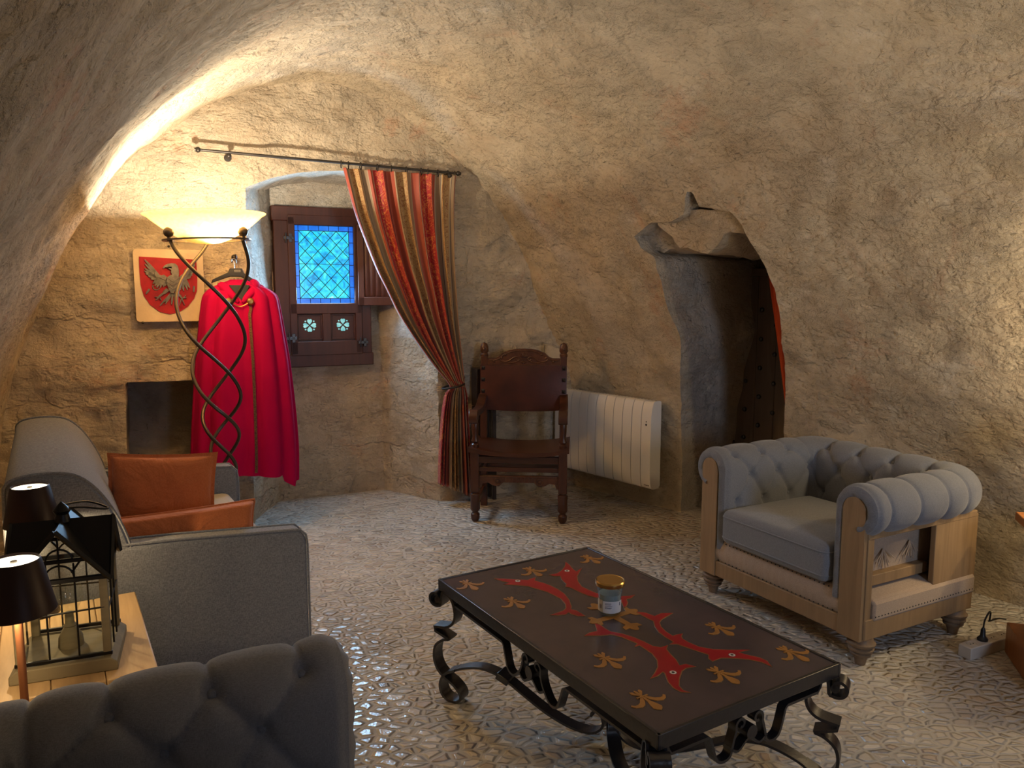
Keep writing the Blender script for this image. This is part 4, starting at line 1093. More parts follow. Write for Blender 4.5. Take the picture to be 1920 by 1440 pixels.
ch1.location = (1.484, 3.50, 0); ch1.rotation_euler = (0, 0, math.radians(-62))
ch2.location = (-0.517, 1.098, 0); ch2.rotation_euler = (0, 0, math.radians(118))
ch2['label'] = 'dark grey tufted armchair cut off at the bottom left, nearest the viewer'

# ------------------------------------------------------------------ sofa
sf = thing('sofa', 'grey two-seat sofa against the left wall with orange cushions on it', 'sofa', (-1.506, 3.185, 0), math.radians(121))
def rounded_prism(mb, x0, x1, prof, r=0.02):
    mb.prism(prof, x0, x1, 'x')
AX = 0.62; AT = 0.085
armp = [(-0.45, 0.07), (-0.45, 0.56), (-0.44, 0.590), (-0.415, 0.605), (0.0, 0.635), (0.40, 0.655), (0.42, 0.60), (0.42, 0.07)]
for s in (-1, 1):
    mb = MB(); mb.prism(armp, s*AX-AT/2, s*AX+AT/2, 'x'); ar = part(mb, 'armrest', M['sofafab'], sf, bevel=0.020, bseg=4)
    for xx in (s*AX-AT/2+0.004, s*AX+AT/2-0.004):
        mb = MB(); mb.tube([(xx, y, z) for y, z in smoothpath2] if False else [(xx, y*1.0-0.0, z) for y, z in [(-0.452, 0.09), (-0.452, 0.54), (-0.447, 0.580), (-0.425, 0.602), (0.0, 0.636), (0.40, 0.656)]], 0.0045, 6); part(mb, 'piping', M['sofafab'], ar)
mb = MB(); mb.box((0, -0.01, 0.20), (1.16, 0.84, 0.24)); part(mb, 'seat_base', M['sofafab'], sf, bevel=0.02)
mb = MB(); mb.box((0, -0.075, 0.395), (1.15, 0.66, 0.165)); part(mb, 'seat_cushion', simple('seat_cover', (0.36, 0.34, 0.32), 0.9, 0, bmp=0.3, bscale=200), sf, bevel=0.04, bseg=4)
# back cushion: bulging profile extruded and rounded at its ends
bp = [(0.48, 0.30), (0.50, 0.60), (0.500, 0.84), (0.490, 0.895), (0.45, 0.914), (0.38, 0.918), (0.305, 0.905), (0.250, 0.860), (0.205, 0.79), (0.170, 0.71), (0.145, 0.62), (0.130, 0.52), (0.135, 0.44), (0.17, 0.38), (0.28, 0.32)]
bps = smoothpath([(a, b, 0) for a, b in bp+[bp[0]]], 4)[:-1]
xs = np.concatenate([[-0.66, -0.659, -0.652, -0.64], np.linspace(-0.62, 0.62, 26), [0.64, 0.652, 0.659, 0.66]])
G = []; cy_, cz_ = 0.34, 0.60
for x in xs:
    e_ = 0.66-abs(x); k_ = 1-0.055*(1-min(1, e_/0.03))**2 if e_ < 0.03 else 1.0
    G.append([(x, cy_+(p.x-cy_)*k_, cz_+(p.y-cz_)*k_) for p in bps])
G = np.array(G); mb = MB(); mb.grid(np.concatenate([G, G[:, :1]], 1))
for gi, fl in ((0, 1), (-1, 0)):
    ring = G[gi]; c_ = ring.mean(0)+np.array([-0.012 if gi == 0 else 0.012, 0, 0]); n_ = len(ring); pr = [ring]; 
    for f in (0.75, 0.45, 0.15): rr_ = ring*f+c_*(1-f); pr.append(rr_)
    X = np.array(pr); X = np.concatenate([X, X[:, :1]], 1); mb.grid(X, flip=bool(fl))
    k = len(mb.v); base = mb.v[-(n_+1):]
    mb.v.append(tuple(c_)); kk = len(mb.v)-1
    for i in range(n_):
        a, b = kk-(n_+1)+i, kk-(n_+1)+i+1; mb.f.append((a, b, kk) if fl else (b, a, kk)); mb.m.append(0)
bk = part(mb, 'backrest', M['sofafab'], sf, smooth=180)
for xx in (-0.655, 0.655):
    mb = MB(); mb.tube([(xx, cy_+(p.x-cy_)*1.0, cz_+(p.y-cz_)*1.0) for p in bps], 0.005, 6, closed=True); part(mb, 'piping', M['sofafab'], bk)
mb = MB(); mb.tube([(x, 0.322, 0.904) for x in np.linspace(-0.65, 0.65, 30)], 0.0035, 6); part(mb, 'seam', M['sofafab'], bk)
for x in (-0.55, 0.55):
    for y in (-0.36, 0.36):
        mb = MB(); mb.lathe([(0, 0), (0.02, 0), (0.026, 0.085), (0, 0.085)], (x, y, 0), 16); part(mb, 'foot', M['blackwood'], sf)

def pillow(name, w, h, th, mat_, seedn, flange=0.0, label='', cat='cushion', box=False):
    n = 46; Gs = []
    for sg in (1, -1):
        Gt = np.zeros((n+1, n+1, 3))
        for i in range(n+1):
            for j in range(n+1):
                u = -1+2*i/n; v = -1+2*j/n
                if box:
                    prof_ = min(1, (1-abs(u))/0.10)**0.5 * min(1, (1-abs(v))/0.10)**0.5 if abs(u) < 1 and abs(v) < 1 else 0
                    t_ = prof_*(0.82+0.18*(1-u*u)*(1-v*v))
                else: t_ = (max(0, 1-abs(u)**2.6)*max(0, 1-abs(v)**2.6))**0.55
                pin = 1-0.055*(1-abs(u)**2)*(abs(v)**3)-0.0
                pin2 = 1-0.055*(1-abs(v)**2)*(abs(u)**3)
                P = np.array([u*w/2*pin2, 0, v*h/2*pin])
                wr = 0.006*fbm(P*np.array([1, 1, 1])+sg*3, 9, seedn, 3)*t_
                Gt[i, j] = (P[0], sg*(th/2*t_+wr+0.002), P[2])
        Gs.append(Gt)
    mb = MB(); mb.grid(Gs[0], flip=True); mb.grid(Gs[1])
    def rim(Gt): return list(Gt[:, 0])+list(Gt[-1, 1:])+list(Gt[::-1, -1][1:])+list(Gt[0, ::-1][1:-1])
    a, b = rim(Gs[0]), rim(Gs[1]); m_ = len(a); mb.add([*a, *b], [(i, m_+i, m_+(i+1) % m_, (i+1) % m_) for i in range(m_)])
    t = thing(name, label, cat)
    body = part(mb, 'cushion_cover', mat_, t, smooth=180)
    mb = MB()
    rp = [Vector(p)*1.0 for p in a]; out = []
    for p in rp: out.append((p.x*1.0, 0, p.z*1.0))
    mb.tube(out, 0.006 if not flange else 0.004, 6, closed=True)
    if flange:
        inner = [(p[0]*0.985, 0, p[2]*0.98) for p in out]; o2 = [(p[0]*(1+flange/w*2), 0.002*math.sin(i), p[2]*(1+flange/h*2)) for i, p in enumerate(out)]
        mb.add(inner+o2, [(i, (i+1) % m_, m_+(i+1) % m_, m_+i) for i in range(m_)])
    part(mb, 'cushion_edge', mat_, t)
    return t
e1 = Vector((-.515, .857, 0)); e2 = Vector((.857, .515, 0)); SC = Vector((-1.506, 3.185, 0))
p1 = pillow('throw_cushion', 0.385, 0.30, 0.13, M['orange'], 3, 0.014, 'square rust-orange cushion leaning on the sofa backrest, above the long one')
p1.location = SC + e1*(-0.17) + e2*(0.01) + Vector((0, 0, 0.690)); p1.rotation_euler = (math.radians(-16), math.radians(4), math.radians(22))
p2 = pillow('lumbar_cushion', 0.60, 0.21, 0.14, M['orange'], 9, 0.0, 'long rust-orange box cushion standing along the near arm of the sofa', box=True)
p2.location = SC + e1*(-0.475) + e2*(0.005) + Vector((0, 0, 0.585)); p2.rotation_euler = (math.radians(-8), math.radians(0), math.radians(31))

# ------------------------------------------------------------------ side table, lantern, cordless lamps
uv_ = Vector((.515, -.857, 0)); vv_ = Vector((-.857, -.515, 0))
stb = thing('side_table', 'rustic oak side table between the sofa arm and the near armchair', 'side table', Vector((-1.262, 2.49, 0))+uv_*0.31+vv_*0.31, math.radians(31))
mb = MB()
for i in range(5): mb.box((-0.31+0.124*i+0.062, 0, 0.48), (0.1225, 0.62, 0.04))
part(mb, 'table_top', M['oaktop'], stb, bevel=0.004)
mb = MB(); mb.box((0, 0.28, 0.41), (0.52, 0.02, 0.09)); mb.box((0, -0.28, 0.41), (0.52, 0.02, 0.09)); mb.box((0.28, 0, 0.41), (0.02, 0.52, 0.09)); mb.box((-0.28, 0, 0.41), (0.02, 0.52, 0.09)); part(mb, 'apron', M['oaktop'], stb, bevel=0.003)
for x in (-0.27, 0.27):
    for y in (-0.27, 0.27):
        mb = MB(); mb.box((x, y, 0.23), (0.055, 0.055, 0.46)); part(mb, 'leg', M['oaktop'], stb, bevel=0.004)
# lantern
LN = thing('house_lantern', 'black metal house-shaped lantern with glass panes on the side table', 'lantern', (-1.2085, 2.02, 0.50), math.radians(21.6))
Wl = 0.225; hl = Wl/2; eave = 0.255; rdg = 0.385
mb = MB(); mb.prism([(-0.125, 0), (0.125, 0), (0.125, 0.022), (0.108, 0.036), (-0.108, 0.036), (-0.125, 0.022)], -0.125, 0.125, 'y'); part(mb, 'lantern_base', M['lanternwood'], LN, bevel=0.003)
mb = MB(); pz = 0.036
for x in (-1, 1):
    for y in (-1, 1): mb.box((x*(hl-0.012), y*(hl-0.012), (pz+eave)/2), (0.020, 0.020, eave-pz), 1)
for s in (-1, 1):
    mb.box((0, s*(hl-0.006), eave), (Wl, 0.012, 0.012)); mb.box((s*(hl-0.006), 0, eave), (0.012, Wl, 0.012))
    mb.box((0, s*(hl-0.006), eave+0.052), (Wl*0.60, 0.010, 0.010)); mb.box((0, s*(hl-0.006), 0.044), (Wl, 0.010, 0.010))
part(mb, 'lantern_frame', [M['lanternmetal'], M['lanternwood']], LN, bevel=0.002)
def tracery(rot):
    mb = MB(); y = -(hl-0.004)
    def T(pts, r=0.0026):
        mb.tube([tuple(Matrix.Rotation(rot, 3, 'Z') @ Vector((x, y, z))) for x, z in pts], r, 6)
    T([(-0.033, 0.04), (-0.033, 0.262)]); T([(0.035, 0.04), (0.035, 0.30)]); T([(-0.033, 0.262)]+[(0.001-0.034*math.cos(a), 0.262+0.034*math.sin(a)) for a in np.linspace(0, PI, 12)])
    T([(-0.10, 0.165), (0.10, 0.172)]); T([(-0.033, 0.262), (-0.062, 0.295)], 0.003); T([(0.03, 0.275), (0.055, 0.31)], 0.003)
    T([(-0.028, 0.27), (-0.028, 0.308)]); T([(-0.028, 0.308)]+[(0.003-0.031*math.cos(a), 0.308+0.031*math.sin(a)) for a in np.linspace(0, PI, 12)])
    T([(0.002, 0.295), (0.002, 0.372)]); T([(-0.100, 0.25), (-0.033, 0.262)])
    return part(mb, 'tracery', M['lanternmetal'], LN)
for r_ in (0, PI/2, PI, -PI/2): tracery(r_)
# cross-gabled roof: two crossing prism shells
mb = MB(); oh = hl+0.008; tk = 0.006
for rot in (0, PI/2):
    R3 = Matrix.Rotation(rot, 3, 'Z')
    for s in (-1, 1):
        # only the part of each slope outside the valley, seen from every gable
        n_ = 12; A2 = []
        for ysg in (-1, 1):
            q = [(0, ysg*0.0, rdg), (0, ysg*oh, rdg), (s*oh, ysg*oh, eave-0.006), ]
            vs2 = [R3 @ Vector(p) for p in q]; vs3 = [v+Vector((0, 0, tk)) for v in vs2]
            fs = [(0, 1, 2), (5, 4, 3), (0, 3, 4, 1), (1, 4, 5, 2), (2, 5, 3, 0)]
            mb.add([*vs2, *vs3], fs)
part(mb, 'lantern_roof', M['lanternmetal'], LN, smooth=0)
mb = MB()
for rot in (0, PI/2, PI, -PI/2):
    R3 = Matrix.Rotation(rot, 3, 'Z')
    for s in (-1, 1):
        mb.tube([tuple(R3 @ Vector((0, -oh, rdg+0.004))), tuple(R3 @ Vector((s*oh, -oh, eave-0.004)))], 0.0065, 4)
part(mb, 'gable_edging', M['lanternmetal'], LN, smooth=0)
mb = MB(); mb.lathe([(0, rdg), (0.020, rdg), (0.016, rdg+0.02), (0.022, rdg+0.03), (0.010, rdg+0.045), (0.0, rdg+0.055)], seg=16); part(mb, 'roof_knob', M['lanternmetal'], LN)
mb = MB(); mb.tube(smoothpath([(0.012, 0, rdg+0.035), (0.05, 0.02, rdg+0.028), (0.095, 0.045, rdg+0.012), (0.10, 0.07, rdg+0.01), (0.05, 0.075, rdg+0.03), (0, 0.02, rdg+0.04)], 5), 0.0028, 6); part(mb, 'ring_handle', M['lanternmetal'], LN)
mb = MB()
for rot in (0, PI/2, PI, -PI/2):
    R3 = Matrix.Rotation(rot, 3, 'Z'); y = -(hl-0.010)
    mb.add([tuple(R3 @ Vector(p)) for p in ((-0.10, y, 0.04), (0.10, y, 0.04), (0.10, y, eave), (0, y, rdg-0.01), (-0.10, y, eave))], [(0, 1, 2, 3, 4)])
part(mb, 'glass_panes', M['glass'], LN, smooth=0)
mb = MB(); mb.lathe([(0, 0.036), (0.032, 0.036), (0.030, 0.06), (0.018, 0.085), (0.014, 0.09), (0.017, 0.094), (0.012, 0.10), (0.010, 0.13), (0, 0.132)], seg=20); part(mb, 'bulb_socket', M['lanternwood'], LN)
mb = MB(); mb.lathe([(0.012, 0.100), (0.014, 0.115), (0.026, 0.145), (0.036, 0.165), (0.038, 0.185), (0.032, 0.205), (0.018, 0.218), (0, 0.222)], seg=24); part(mb, 'clear_bulb', M['glass'], LN, smooth=180)

def cordless(label, loc):
    t = thing('cordless_table_lamp', label, 'table lamp', loc, 0, 'dark cordless table lamps')
    mb = MB(); mb.lathe([(0, 0), (0.055, 0), (0.057, 0.006), (0.055, 0.014), (0.012, 0.018), (0, 0.018)], seg=32); part(mb, 'base', M['lampdark'], t, smooth=40)
    mb = MB(); mb.lathe([(0.0085, 0.016), (0.0085, 0.375)], seg=14); part(mb, 'stem', M['copper'], t)
    mb = MB(); mb.lathe([(0.049, 0.404), (0.0505, 0.408), (0.053, 0.405), (0.078, 0.288), (0.0765, 0.287), (0.0735, 0.29), (0.0495, 0.398)], seg=48); part(mb, 'lamp_shade', M['lampdark'], t, smooth=50)
    mb = MB(); mb.lathe([(0, 0.402), (0.049, 0.402), (0.049, 0.398), (0, 0.396)], seg=32); part(mb, 'glowing_top', M['glow'], t, smooth=30)
    mb = MB(); mb.lathe([(0, 0.405), (0.007, 0.405), (0.0075, 0.402)], seg=14); part(mb, 'touch_switch', M['whiteplastic'], t)
    mb = MB(); mb.lathe([(0, 0.378), (0.035, 0.378), (0.035, 0.385), (0, 0.387)], seg=24); part(mb, 'led_disc', M['glow'], t)
    return t
cl1 = cordless('dark cordless lamp behind the lantern, beside the sofa backrest', (-1.475, 2.31, 0.50))
cl2 = copy_tree(cl1); cl2.location = (-1.105, 1.655, 0.50); cl2['label'] = 'dark cordless lamp in front of the lantern at the left edge'
cl3 = copy_tree(cl1); cl3.location = (2.22, 2.82, 0.6025); cl3['label'] = 'dark cordless lamp on the pedestal table at the right'
for l_ in ((-1.475, 2.31), (-1.105, 1.655)):
    lamp('cordless_light', 'POINT', (l_[0]+0.0, l_[1]-0.03, 0.50+0.302), SMALL, (1.0, 0.72, 0.38), 0.012)
lamp('cordless_light', 'POINT', (2.22, 2.79, 0.6025+0.355), 6.0, (1.0, 0.76, 0.42), 0.012)
lamp('dresser_uplight', 'POINT', (2.36, 2.86, 1.28), 15.0, (1.0, 0.78, 0.46), 0.05)

# ------------------------------------------------------------------ coffee table
TC = Vector((0.331, 2.404, 0)); TA = math.atan2(-1.0, 0.622)   # local +x = long axis toward viewer's right
TL, TW, TZ = 1.17, 0.676, 0.45
ct = thing('coffee_table', 'low wrought-iron coffee table with dark top painted with red fishes', 'coffee table', TC, math.radians(-58.4))
ca_, sa_ = math.cos(math.radians(-58.4)), math.sin(math.radians(-58.4))
def tloc(px, py):
    a = (px-960)/F; b = -(py-720)/F; D = Vector((a, math.cos(TH)+b*math.sin(TH), -math.sin(TH)+b*math.cos(TH)))
    t = (TZ-1.5)/D.z; x, y = D.x*t-TC.x, D.y*t-TC.y
    return (x*ca_+y*sa_, -x*sa_+y*ca_)
mb = MB(); mb.box((0, 0, TZ-0.016), (TL, TW, 0.03), 0)
zt_ = TZ-0.001
def inset(pts, mi, z=0.0008, grow=0.0):
    if grow:
        n = len(pts); out = []
        ar = sum(pts[i][0]*pts[(i+1) % n][1]-pts[(i+1) % n][0]*pts[i][1] for i in range(n))
        sg = 1 if ar > 0 else -1
        for i in range(n):
            a = Vector(pts[i-1]); b = Vector(pts[i]); c = Vector(pts[(i+1) % n]); t1 = (b-a).normalized(); t2 = (c-b).normalized()
            nn = Vector((t1.y+t2.y, -(t1.x+t2.x)))*sg
            if nn.length < 0.4: nn = (t1-t2)*1.0
            nn.normalize(); out.append((b.x+nn.x*grow, b.y+nn.y*grow))
        pts = out
    mb.prism(pts, TZ-0.002, TZ+z, 'z', mi)
def T6(pts): return [tloc(820+x/4, 1020+y/4) for x, y in pts]
def T7(pts): return [tloc(1080+x/3.692, 1140+y/3.692) for x, y in pts]
fishes = [T6([(430, 260), (500, 262), (590, 268), (680, 272), (700, 262), (735, 252), (728, 276), (790, 292), (850, 315), (900, 340), (950, 375), (985, 420), (1002, 470), (998, 492), (1040, 500), (1075, 520), (1105, 540), (1060, 540), (1010, 525), (985, 510), (960, 528), (910, 533), (850, 532), (910, 515), (950, 500), (968, 482), (965, 450), (930, 410), (880, 385), (830, 360), (760, 338), (680, 315), (600, 308), (500, 303), (550, 292), (490, 278)]),
          T6([(962, 135), (985, 155), (1015, 190), (1043, 208), (1085, 180), (1060, 215), (1045, 240), (1050, 280), (1080, 320), (1130, 345), (1190, 370), (1280, 392), (1350, 398), (1400, 392), (1440, 391), (1480, 382), (1450, 405), (1415, 412), (1425, 440), (1415, 465), (1398, 475), (1390, 440), (1370, 425), (1290, 420), (1190, 400), (1130, 385), (1070, 360), (1000, 325), (965, 320), (970, 300), (935, 265), (925, 240), (880, 240), (840, 232), (900, 222), (935, 200), (960, 170)]),
          T7([(420, 28), (470, 32), (510, 45), (545, 58), (590, 38), (670, 35), (630, 55), (590, 78), (575, 100), (585, 130), (620, 165), (670, 195), (695, 187), (738, 178), (725, 195), (735, 215), (780, 240), (850, 270), (950, 288), (1060, 292), (1200, 290), (1120, 308), (1200, 330), (1270, 345), (1320, 368), (1353, 405), (1290, 375), (1200, 355), (1080, 345), (1000, 345), (945, 368), (922, 350), (920, 322), (850, 300), (770, 272), (700, 248), (650, 252), (680, 236), (620, 200), (575, 165), (550, 130), (540, 90), (500, 72), (460, 50)]),
          T7([(60, 192), (90, 175), (150, 160), (130, 105), (170, 120), (200, 145), (240, 165), (320, 180), (400, 205), (470, 235), (530, 265), (590, 275), (635, 258), (622, 285), (650, 320), (690, 360), (715, 400), (760, 390), (825, 405), (760, 415), (730, 435), (712, 490), (710, 540), (740, 572), (790, 585), (730, 580), (680, 555), (640, 510), (618, 450), (600, 440), (560, 470), (515, 490), (550, 450), (570, 410), (565, 360), (530, 315), (470, 275), (440, 256), (408, 268), (430, 246), (380, 225), (320, 200), (240, 182), (170, 190), (110, 190)])]
for f_ in fishes: inset(f_, 3, 0.0004, 0.003); inset(f_, 1, 0.0008)
eyes = [T6([(603, 279)])[0], T6([(973, 203)])[0], T7([(1080, 327)])[0], T7([(672, 448)])[0]]
for ex, ey in eyes:
    for r_, mi_, z_ in ((0.0105, 5, 0.0010), (0.0095, 4, 0.0013), (0.0045, 5, 0.0016)):
        inset([(ex+r_*math.cos(a), ey+r_*math.sin(a)) for a in np.linspace(0, 2*PI, 18, endpoint=False)], mi_, z_)
def fleur(cx, cy, s=1.0, rot=0.0):
    parts_ = []
    parts_.append([(-0.006, 0.003), (0.020, 0.005), (0.040, 0.012), (0.056, 0.015), (0.064, 0.010), (0.072, 0.0), (0.064, -0.010), (0.056, -0.015), (0.040, -0.012), (0.020, -0.005), (-0.006, -0.003)])
    for sg in (1, -1):
        parts_.append([(x, sg*y) for x, y in [(-0.004, 0.003), (0.014, 0.010), (0.030, 0.022), (0.036, 0.038), (0.030, 0.054), (0.018, 0.063), (0.012, 0.058), (0.020, 0.050), (0.020, 0.040), (0.014, 0.028), (0.002, 0.018), (-0.006, 0.010)]])
        parts_.append([(x, sg*y) for x, y in [(-0.012, 0.002), (-0.020, 0.010), (-0.032, 0.020), (-0.044, 0.018), (-0.040, 0.010), (-0.028, 0.006), (-0.016, 0.0)]])
    parts_.append([(-0.040, 0.004), (-0.008, 0.004), (-0.008, -0.004), (-0.040, -0.004), (-0.046, 0.0)])
    parts_.append([(-0.012, -0.020), (-0.006, -0.020), (-0.006, 0.020), (-0.012, 0.020)])
    c_, s_ = math.cos(rot), math.sin(rot)
    for i, P in enumerate(parts_): inset([(cx+s*(x*c_-y*s_), cy+s*(x*s_+y*c_)) for x, y in P], 2, 0.0007+0.0001*i)
for px, py in ((878, 1095), (997, 1070), (963, 1128), (1105, 1047), (1137, 1236), (1208, 1309), (1346, 1177), (1352, 1263), (1482, 1223)):
    x, y = tloc(px, py); fleur(x, y, 0.92)
# central cross fleury
for k in range(4):
    a = k*PI/2; L2 = 0.115 if k % 2 == 0 else 0.095; c_, s_ = math.cos(a), math.sin(a)
    arm = [(0.0, -0.013), (L2*0.62, -0.011), (L2*0.70, -0.030), (L2*0.86, -0.034), (L2*0.84, -0.016), (L2*1.0, -0.008), (L2*1.04, 0.0), (L2*1.0, 0.008), (L2*0.84, 0.016), (L2*0.86, 0.034), (L2*0.70, 0.030), (L2*0.62, 0.011), (0.0, 0.013)]
    inset([(x*c_-y*s_, x*s_+y*c_) for x, y in arm], 2, 0.0007+0.0001*k)
part(mb, 'table_top', [M['tabletop'], M['red'], M['gold'], M['goldline'], M['eyewhite'], M['eyeblack']], ct, smooth=0)
mb = MB()
for s in (-1, 1):
    mb.box((0, s*(TW/2), TZ-0.018), (TL+0.012, 0.010, 0.040)); mb.box((s*(TL/2), 0, TZ-0.018), (0.010, TW+0.012, 0.040))
part(mb, 'edge_band', M['iron'], ct, bevel=0.0015)
# legs in the diagonal planes
legp = spiral((0.010, 0.388), 0.010, 0.032, math.radians(200), math.radians(-140), 16)
legp += [(-0.02, 0.412), (-0.045, 0.408), (-0.064, 0.385), (-0.074, 0.345), (-0.070, 0.315), (-0.055, 0.295), (-0.030, 0.283), (0.016, 0.278)]
legp2 = [(0.016, 0.278), (0.012, 0.262), (-0.050, 0.240)]
legp3 = [(-0.050, 0.240), (-0.020, 0.232), (0.008, 0.210), (0.018, 0.180), (0.016, 0.145), (0.0, 0.112), (-0.030, 0.088), (-0.064, 0.070), (-0.090, 0.045), (-0.094, 0.022), (-0.078, 0.008), (-0.054, 0.005), (-0.030, 0.010), (-0.012, 0.028), (-0.006, 0.055), (-0.014, 0.085), (-0.034, 0.108), (-0.062, 0.122), (-0.10, 0.140), (-0.15, 0.155), (-0.20, 0.160), (-0.27, 0.145), (-0.35, 0.105), (-0.44, 0.062), (-0.53, 0.036), (-0.60, 0.036), (-0.640, 0.060), (-0.648, 0.095), (-0.632, 0.118), (-0.610, 0.112), (-0.604, 0.095)]
def sm2(pts, n=4): return [(p.x, p.y) for p in smoothpath([(a, b, 0) for a, b in pts], n)]
HD = math.hypot(TL, TW)/2
legfull = sm2(legp, 2)+legp2[1:]+sm2(legp3, 4)[1:]
cut = len(sm2(legp, 2))+len(legp2[1:])+4*17
for sx in (1, -1):
    for sy in (1, -1):
        d = Vector((sx*TL/2, sy*TW/2, 0)).normalized(); wv = Vector((-d.y, d.x, 0))
        P = [d*(HD-0.004+r)+Vector((0, 0, z)) for r, z in legfull]
        mb = MB(); mb.bar(P[:cut+1], wv, 0.052, 0.009); mb.tube([P[0]-wv*0.026, P[0]+wv*0.026], 0.012, 10); part(mb, 'leg', M['iron'], ct, smooth=40)
        mb = MB(); mb.bar(P[cut:], wv, 0.045, 0.008); stc = part(mb, 'stretcher', M['iron'], ct, smooth=40)
        k_ = min(range(len(P)), key=lambda i: abs(legfull[i][0]+0.27) if i > cut else 9); q = P[k_]; tt = (P[k_+1]-P[k_-1]).normalized()
        mb = MB(); M4 = Matrix((tt, wv, tt.cross(wv))).transposed(); mb.box(q, (0.050, 0.060, 0.026), M4=M4); part(mb, 'clamp', M['iron'], stc, bevel=0.003)
# apron scrollwork on the four sides
def apron(L, fn, wv):
    h = L/2
    half = [(h-0.055, 0.425), (h-0.060, 0.385), (h-0.068, 0.372), (0.175, 0.372), (0.165, 0.365), (0.150, 0.325)] if L > 1 else [(h-0.035, 0.425), (h-0.050, 0.385), (h-0.060, 0.372), (0.150, 0.372), (0.142, 0.365), (0.130, 0.325)]
    u_ = sm2([half[-1], (half[-1][0]-0.012, 0.298), (half[-1][0]-0.035, 0.288), (half[-1][0]-0.060, 0.296), (0.060, 0.330), (0.050, 0.36)], 4)
    u_ += spiral((0.032, 0.372), 0.020, 0.006, math.radians(-20), math.radians(300), 12)
    for s in (-1, 1):
        mb = MB(); pts = half+u_[1:]; mb.bar([fn(s*x, z) for x, z in pts], wv, 0.026, 0.008)
        part(mb, 'apron_scroll', M['iron'], ct, smooth=40)
    mb = MB(); mb.tube([fn(0, 0.345)-wv*0.022, fn(0, 0.345)+wv*0.022], 0.020, 14); mb.bar([fn(x, z) for x, z in sm2([(-0.07, 0.315), (-0.04, 0.30), (0, 0.325), (0.04, 0.30), (0.07, 0.315)], 4)], wv, 0.026, 0.007); part(mb, 'apron_boss', M['iron'], ct)
for s in (-1, 1):
    apron(TL, lambda x, z, s=s: Vector((x, s*(TW/2-0.03), z)), Vector((0, 1, 0)))
    apron(TW, lambda x, z, s=s: Vector((s*(TL/2-0.03), x, z)), Vector((1, 0, 0)))

# jar
jx, jy = 0, 0
a_ = tloc(1143, 1150); jw = Vector((TC.x+a_[0]*ca_-a_[1]*sa_, TC.y+a_[0]*sa_+a_[1]*ca_, TZ+0.0013))
jr = thing('candle_jar', 'small glass jar with gold lid on the painted coffee table', 'jar', jw); jr.scale = (0.93, 0.93, 0.86)
mb = MB(); mb.lathe([(0, 0.002), (0.034, 0.002), (0.038, 0.006), (0.039, 0.02), (0.0405, 0.065), (0.0425, 0.085), (0.046, 0.108), (0.0455, 0.120)], seg=40); mb.lathe([(0.0425, 0.120), (0.0395, 0.085), (0.0375, 0.065), (0.036, 0.012), (0, 0.010)], seg=40); part(mb, 'jar_glass', M['jarglass'], jr, smooth=50)
mb = MB(); mb.lathe([(0, 0.012), (0.0355, 0.012), (0.037, 0.062), (0.039, 0.082), (0, 0.080)], seg=32); part(mb, 'contents', M['wax'], jr, smooth=40)
mb = MB(); mb.lathe([(0.044, 0.114), (0.0505, 0.114), (0.052, 0.118), (0.052, 0.128), (0.049, 0.133), (0.046, 0.131), (0, 0.131)], seg=48); part(mb, 'lid', M['jarlid'], jr, smooth=30)
def cyl_patch(mb, a0, a1, z0, z1, dr, mi, n=16):
    Gp = [[((0.0395+0.001*(z-0.02)/0.045+dr)*math.cos(a), (0.0395+0.001*(z-0.02)/0.045+dr)*math.sin(a), z) for z in (z0, z1)] for a in np.linspace(a0, a1, n)]; mb.grid(Gp, mi)
A0 = -PI/2+math.atan2(0.19, 2.2)*0
mb = MB(); cyl_patch(mb, A0-0.75, A0+1.15, 0.016, 0.062, 0.0010, 0, 30); cyl_patch(mb, A0-1.6, A0-0.78, 0.016, 0.064, 0.0010, 2, 16)
for z, l_ in ((0.053, 0.55), (0.049, 0.5), (0.043, 0.62), (0.037, 0.60), (0.034, 0.50)): cyl_patch(mb, A0-0.55, A0-0.55+l_, z, z+0.0016, 0.0016, 1)
cyl_patch(mb, A0+0.78, A0+0.86, 0.044, 0.057, 0.0016, 1, 4)
for i in range(4): cyl_patch(mb, A0-1.1+i*0.07, A0-1.07+i*0.07, 0.030, 0.046, 0.0016, 1, 3)
part(mb, 'paper_label', [M['paper'], M['ink'], simple('label_beige', (0.6, 0.55, 0.48), 0.5)], jr)

